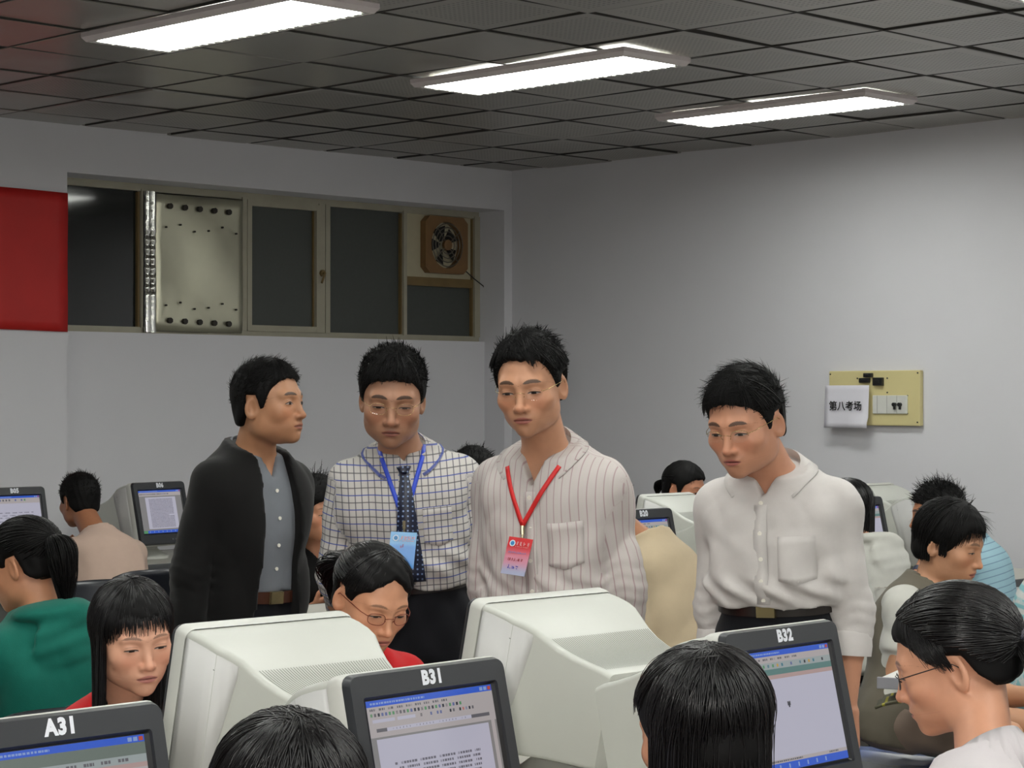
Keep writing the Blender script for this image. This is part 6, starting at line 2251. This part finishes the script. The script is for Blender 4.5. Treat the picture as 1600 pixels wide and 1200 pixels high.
bangs(h, 150, -60, 60, [-16, 4, 8, 10, 2, -8], 76, 0.014, 8, end_j=5)
sides(h, 150, -160, -100, -26, 0, 0.014, tail=fall(p, 0.05, 4, rs=h.rs)); sides(h, 150, 100, 160, -26, 0, 0.014, tail=fall(p, 0.05, 4, rs=h.rs))
sides(h, 60, -82, -66, -18, 0, 0.013, tail=fall(p, 0.03, 4, rs=h.rs))
h.build()
seat_for(p, 60, 1, 'blue plastic chair under the student in the grey vest')

# student cut off by the right picture edge
p = Person('student in a white and teal striped top cut off by the right picture edge', hip_at(1665, 7.15), spot(1652, 888, 7.1), spot(1668, 832, 7.05), 48, (48, 12, 0), 'f', 1.04, dict(CURT), (190, 136, 104), sit=True, size=1.06, group=GSIT, fine=0.005, arms=REST)
p.build_body()
p.cloth('striped_top', C_TEALSTR, 0.022, 0.95, -0.08, 0.500, folds=0.004, seed=53, rsl=(0.06, 0.055, 0.045), vox=0.010)
p.trousers(C_NAVY)
h = Hair(p, 25)
h.cap(line(), 0.010, 0.012, 0.016)
sides(h, 150, -175, -80, -20, 0, 0.013, tail=fall(p, 0.12, 6, rs=h.rs), r0=0.002)
sides(h, 150, 80, 175, -20, 0, 0.013, tail=fall(p, 0.12, 6, rs=h.rs), r0=0.002)
h.build()
seat_for(p, 48, 1, 'blue plastic chair under the student at the right picture edge')

# girl with glasses, ponytail and lace blouse, nearest on the right
p = Person('girl in a white lace-collared blouse with ponytail and glasses, back turned, nearest on the right', hip_at(1560, 3.36), spot(1528, 1172, 3.50), spot(1490, 1032, 3.6), -128, (-112, 17, 4), 'f', 1.0, dict(CURT, open=0.2), (206, 150, 120), sit=True, size=1.0, group=GSIT, fine=0.0024, arms=TYPE)
p.build_body()
p.cloth('blouse', C_LACE, 0.018, 0.55, -0.06, 0.498, folds=0.003, seed=55, rsl=(0.06, 0.056, 0.048), vox=0.0075)
lace(p, 60, 0.062, 0.011, 0.028, 0.524, C_LACE, 'lace_collar')
p.trousers(C_NAVY)
h = Hair(p, 26, hair_material('hair_silky', (12, 10, 11), 0.32, 0.4))
h.cap(([-.14, -.09, -.07, -.055, -.035, -.022, -.010, .0, .030, .045, .065, .12], [.062, .062, .058, .044, .022, .010, .016, .024, .016, -.022, -.050, -.056]), 0.010, 0.013, 0.015, vox=0.0035, lump=0.0006)
tie = (174, -12)
pulled(h, 1200, tie, lift=0.018, r0=0.0013)
bangs(h, 220, 20, 82, [40, 22, 2, -14, -20], 74, 0.016, 8, end_j=5, fan=0.3)
bangs(h, 120, -80, -20, [-18, 4, 24, 40], 74, 0.015, -6, end_j=5, fan=0.3)
t0, o_ = tail_lock(h, tie, 500, 0.22, 0.034, out=0.035, drop=0.85)
h.build()
bb = MB()
def hw_(v):
    return Vector((p.hrot @ (np.asarray(v, f32) * p.hs)) + p.head)
e1 = unit(np.cross(o_, A(0, 0, 1))); e2 = np.cross(o_, e1)
bb.tube([hw_(t0 + o_ * 0.008 + (e1 * math.cos(t) + e2 * math.sin(t)) * 0.0125) for t in np.linspace(0, 2 * math.pi, 17)], 0.0045, 7)
bb.build('hair_tie', mat('hair_tie_dark', (40, 38, 52), 0.4), p.root, smooth=True)
glasses(p, M_DARKW, rim=True, r=0.0009)
seat_for(p, -128, 1, 'blue plastic chair under the girl in the lace blouse')

# girl with long straight hair before monitor B32
p = Person('girl with a smooth straight black bob, back turned, in front of the monitor marked B32', hip_at(1120, 2.98), spot(1112, 1270, 3.1), spot(1096, 1140, 3.2), -140, (-142, 10, 2), 'f', 1.02, dict(CURT), (196, 140, 108), sit=True, size=1.0, group=GSIT, fine=0.003, arms=TYPE)
p.build_body()
p.cloth('top', cloth_mat('grey_cloth', (96, 96, 104)), 0.016, 0.95, -0.06, 0.500, folds=0.003, seed=57)
p.trousers(C_NAVY)
h = Hair(p, 27, hair_material('hair_silky', (12, 10, 11), 0.32, 0.4))
h.cap(([-.14, -.09, -.07, -.055, -.035, -.01, .0, .03, .12], [.05, .05, .046, .02, -.03, -.07, -.09, -.10, -.10]), 0.012, 0.014, 0.014, vox=0.0035, lump=0.0004)
rs = h.rs
def crown(n, a0, a1, el, lift, tail=None, r0=0.0007):
    n = int(n * 3.2)
    az = rs.uniform(a0, a1, n)
    c = dirv(np.full(n, 165.0), np.full(n, 58.0))
    d0 = unit(c + rs.normal(0, 0.10, (n, 3)).astype(f32) + 0.10 * dirv(az, np.zeros(n)))
    d1 = dirv(az, np.full(n, el) + rs.normal(0, 4, n))
    h.laid(d0, d1, lift + rs.normal(0, .001, n), lift + rs.normal(0, .002, n), 12, 0.0008, r0, r0 * 0.7, 2.6, tail)
crown(620, 60, 300, -24, 0.014, fall(p, 0.17, 7, rs=rs))
crown(200, -50, 60, 12, 0.014)
h.build()
seat_for(p, -140, 1, 'blue plastic chair under the girl with the straight bob')

# head cut off by the bottom edge before monitor B31
p = Person('dark-haired student whose head is cut off by the bottom edge below monitor B31', hip_at(470, 2.42), spot(458, 1410, 2.55), spot(446, 1266, 2.66), -138, (-140, 8, 0), 'f', 1.0, dict(CURT), (196, 140, 108), sit=True, size=1.0, group=GSIT, fine=0.003, arms=TYPE)
p.build_body()
p.cloth('top', cloth_mat('brown_cloth', (84, 66, 54)), 0.016, 0.95, -0.06, 0.500, folds=0.003, seed=59)
p.trousers(C_NAVY)
h = Hair(p, 28, hair_material('hair_silky', (12, 10, 11), 0.32, 0.4))
h.cap(([-.14, -.09, -.07, -.055, -.035, -.01, .0, .03, .12], [.05, .05, .046, .02, -.03, -.07, -.09, -.10, -.10]), 0.013, 0.014, 0.012, vox=0.0035, lump=0.0005)
rs = h.rs
crown(560, 60, 300, -24, 0.014, fall(p, 0.15, 6, rs=rs)); crown(200, -50, 60, 10, 0.014)
h.build()
seat_for(p, -138, 1, 'blue plastic chair under the student cut off by the bottom edge')

# ------------------------------------------------------------------ things on the lap and seat of the student in the grey vest
lap = spot(1440, 1112, 6.36)
book = thing('open_binder', 'open binder with white pages and black edge on the lap of the grey vest', 'binder', (lap.x, lap.y, 0.70), R(20))
bb = MB(); bb.box(-0.13, 0.13, -0.10, 0.10, 0.0, 0.012); bb.build('cover', mat('binder_black', (20, 20, 22), 0.4), book, bevel=0.003)
bb = MB(); bb.box(-0.125, 0.125, -0.095, 0.095, 0.0125, 0.030); bb.build('pages', mat('paper_white', (205, 203, 198), 0.7), book, bevel=0.002)
bb = MB(); bb.box(-0.135, -0.128, -0.10, 0.10, 0.0, 0.034); bb.build('spine', mat('binder_grey', (150, 150, 156), 0.4), book, bevel=0.002)
lp2 = spot(1448, 1142, 6.30)
bb = MB()
n = 12
vv = []
for j in range(n + 1):
    for i in range(n + 1):
        u, v = i / n * 2 - 1, j / n * 2 - 1
        vv.append((u * 0.11, v * 0.14, 0.006 * math.sin(5 * u + 2 * v) - 0.05 * max(0, v - 0.4) ** 2 - 0.06 * max(0, -v - 0.5) ** 2))
bb.add(vv, [(j * (n + 1) + i, j * (n + 1) + i + 1, (j + 1) * (n + 1) + i + 1, (j + 1) * (n + 1) + i) for j in range(n) for i in range(n)])
m = bpy.data.materials.new('olive_yellow_stripe')
g = NT(m)
x, y, z = g.xyz(g.coord())
t = g.m('ABSOLUTE', g.m('SUBTRACT', g.m('FRACT', g.m('MULTIPLY', g.m('ADD', y, 1.0), 22)), 0.5))
g.l(g.mix(g.m('LESS_THAN', t, 0.09), lin((86, 84, 66)), lin((168, 160, 60))), g.b.inputs['Base Color'])
g.b.inputs['Roughness'].default_value = 0.8
cl = bb.build('striped_cloth', m, smooth=True)
md = cl.modifiers.new('t', 'SOLIDIFY'); md.thickness = 0.006
cl.location = (lp2.x, lp2.y, 0.672)
cl.rotation_euler = (0, 0, R(28))
tag(cl, 'olive cloth with thin yellow stripes under the binder', 'cloth')
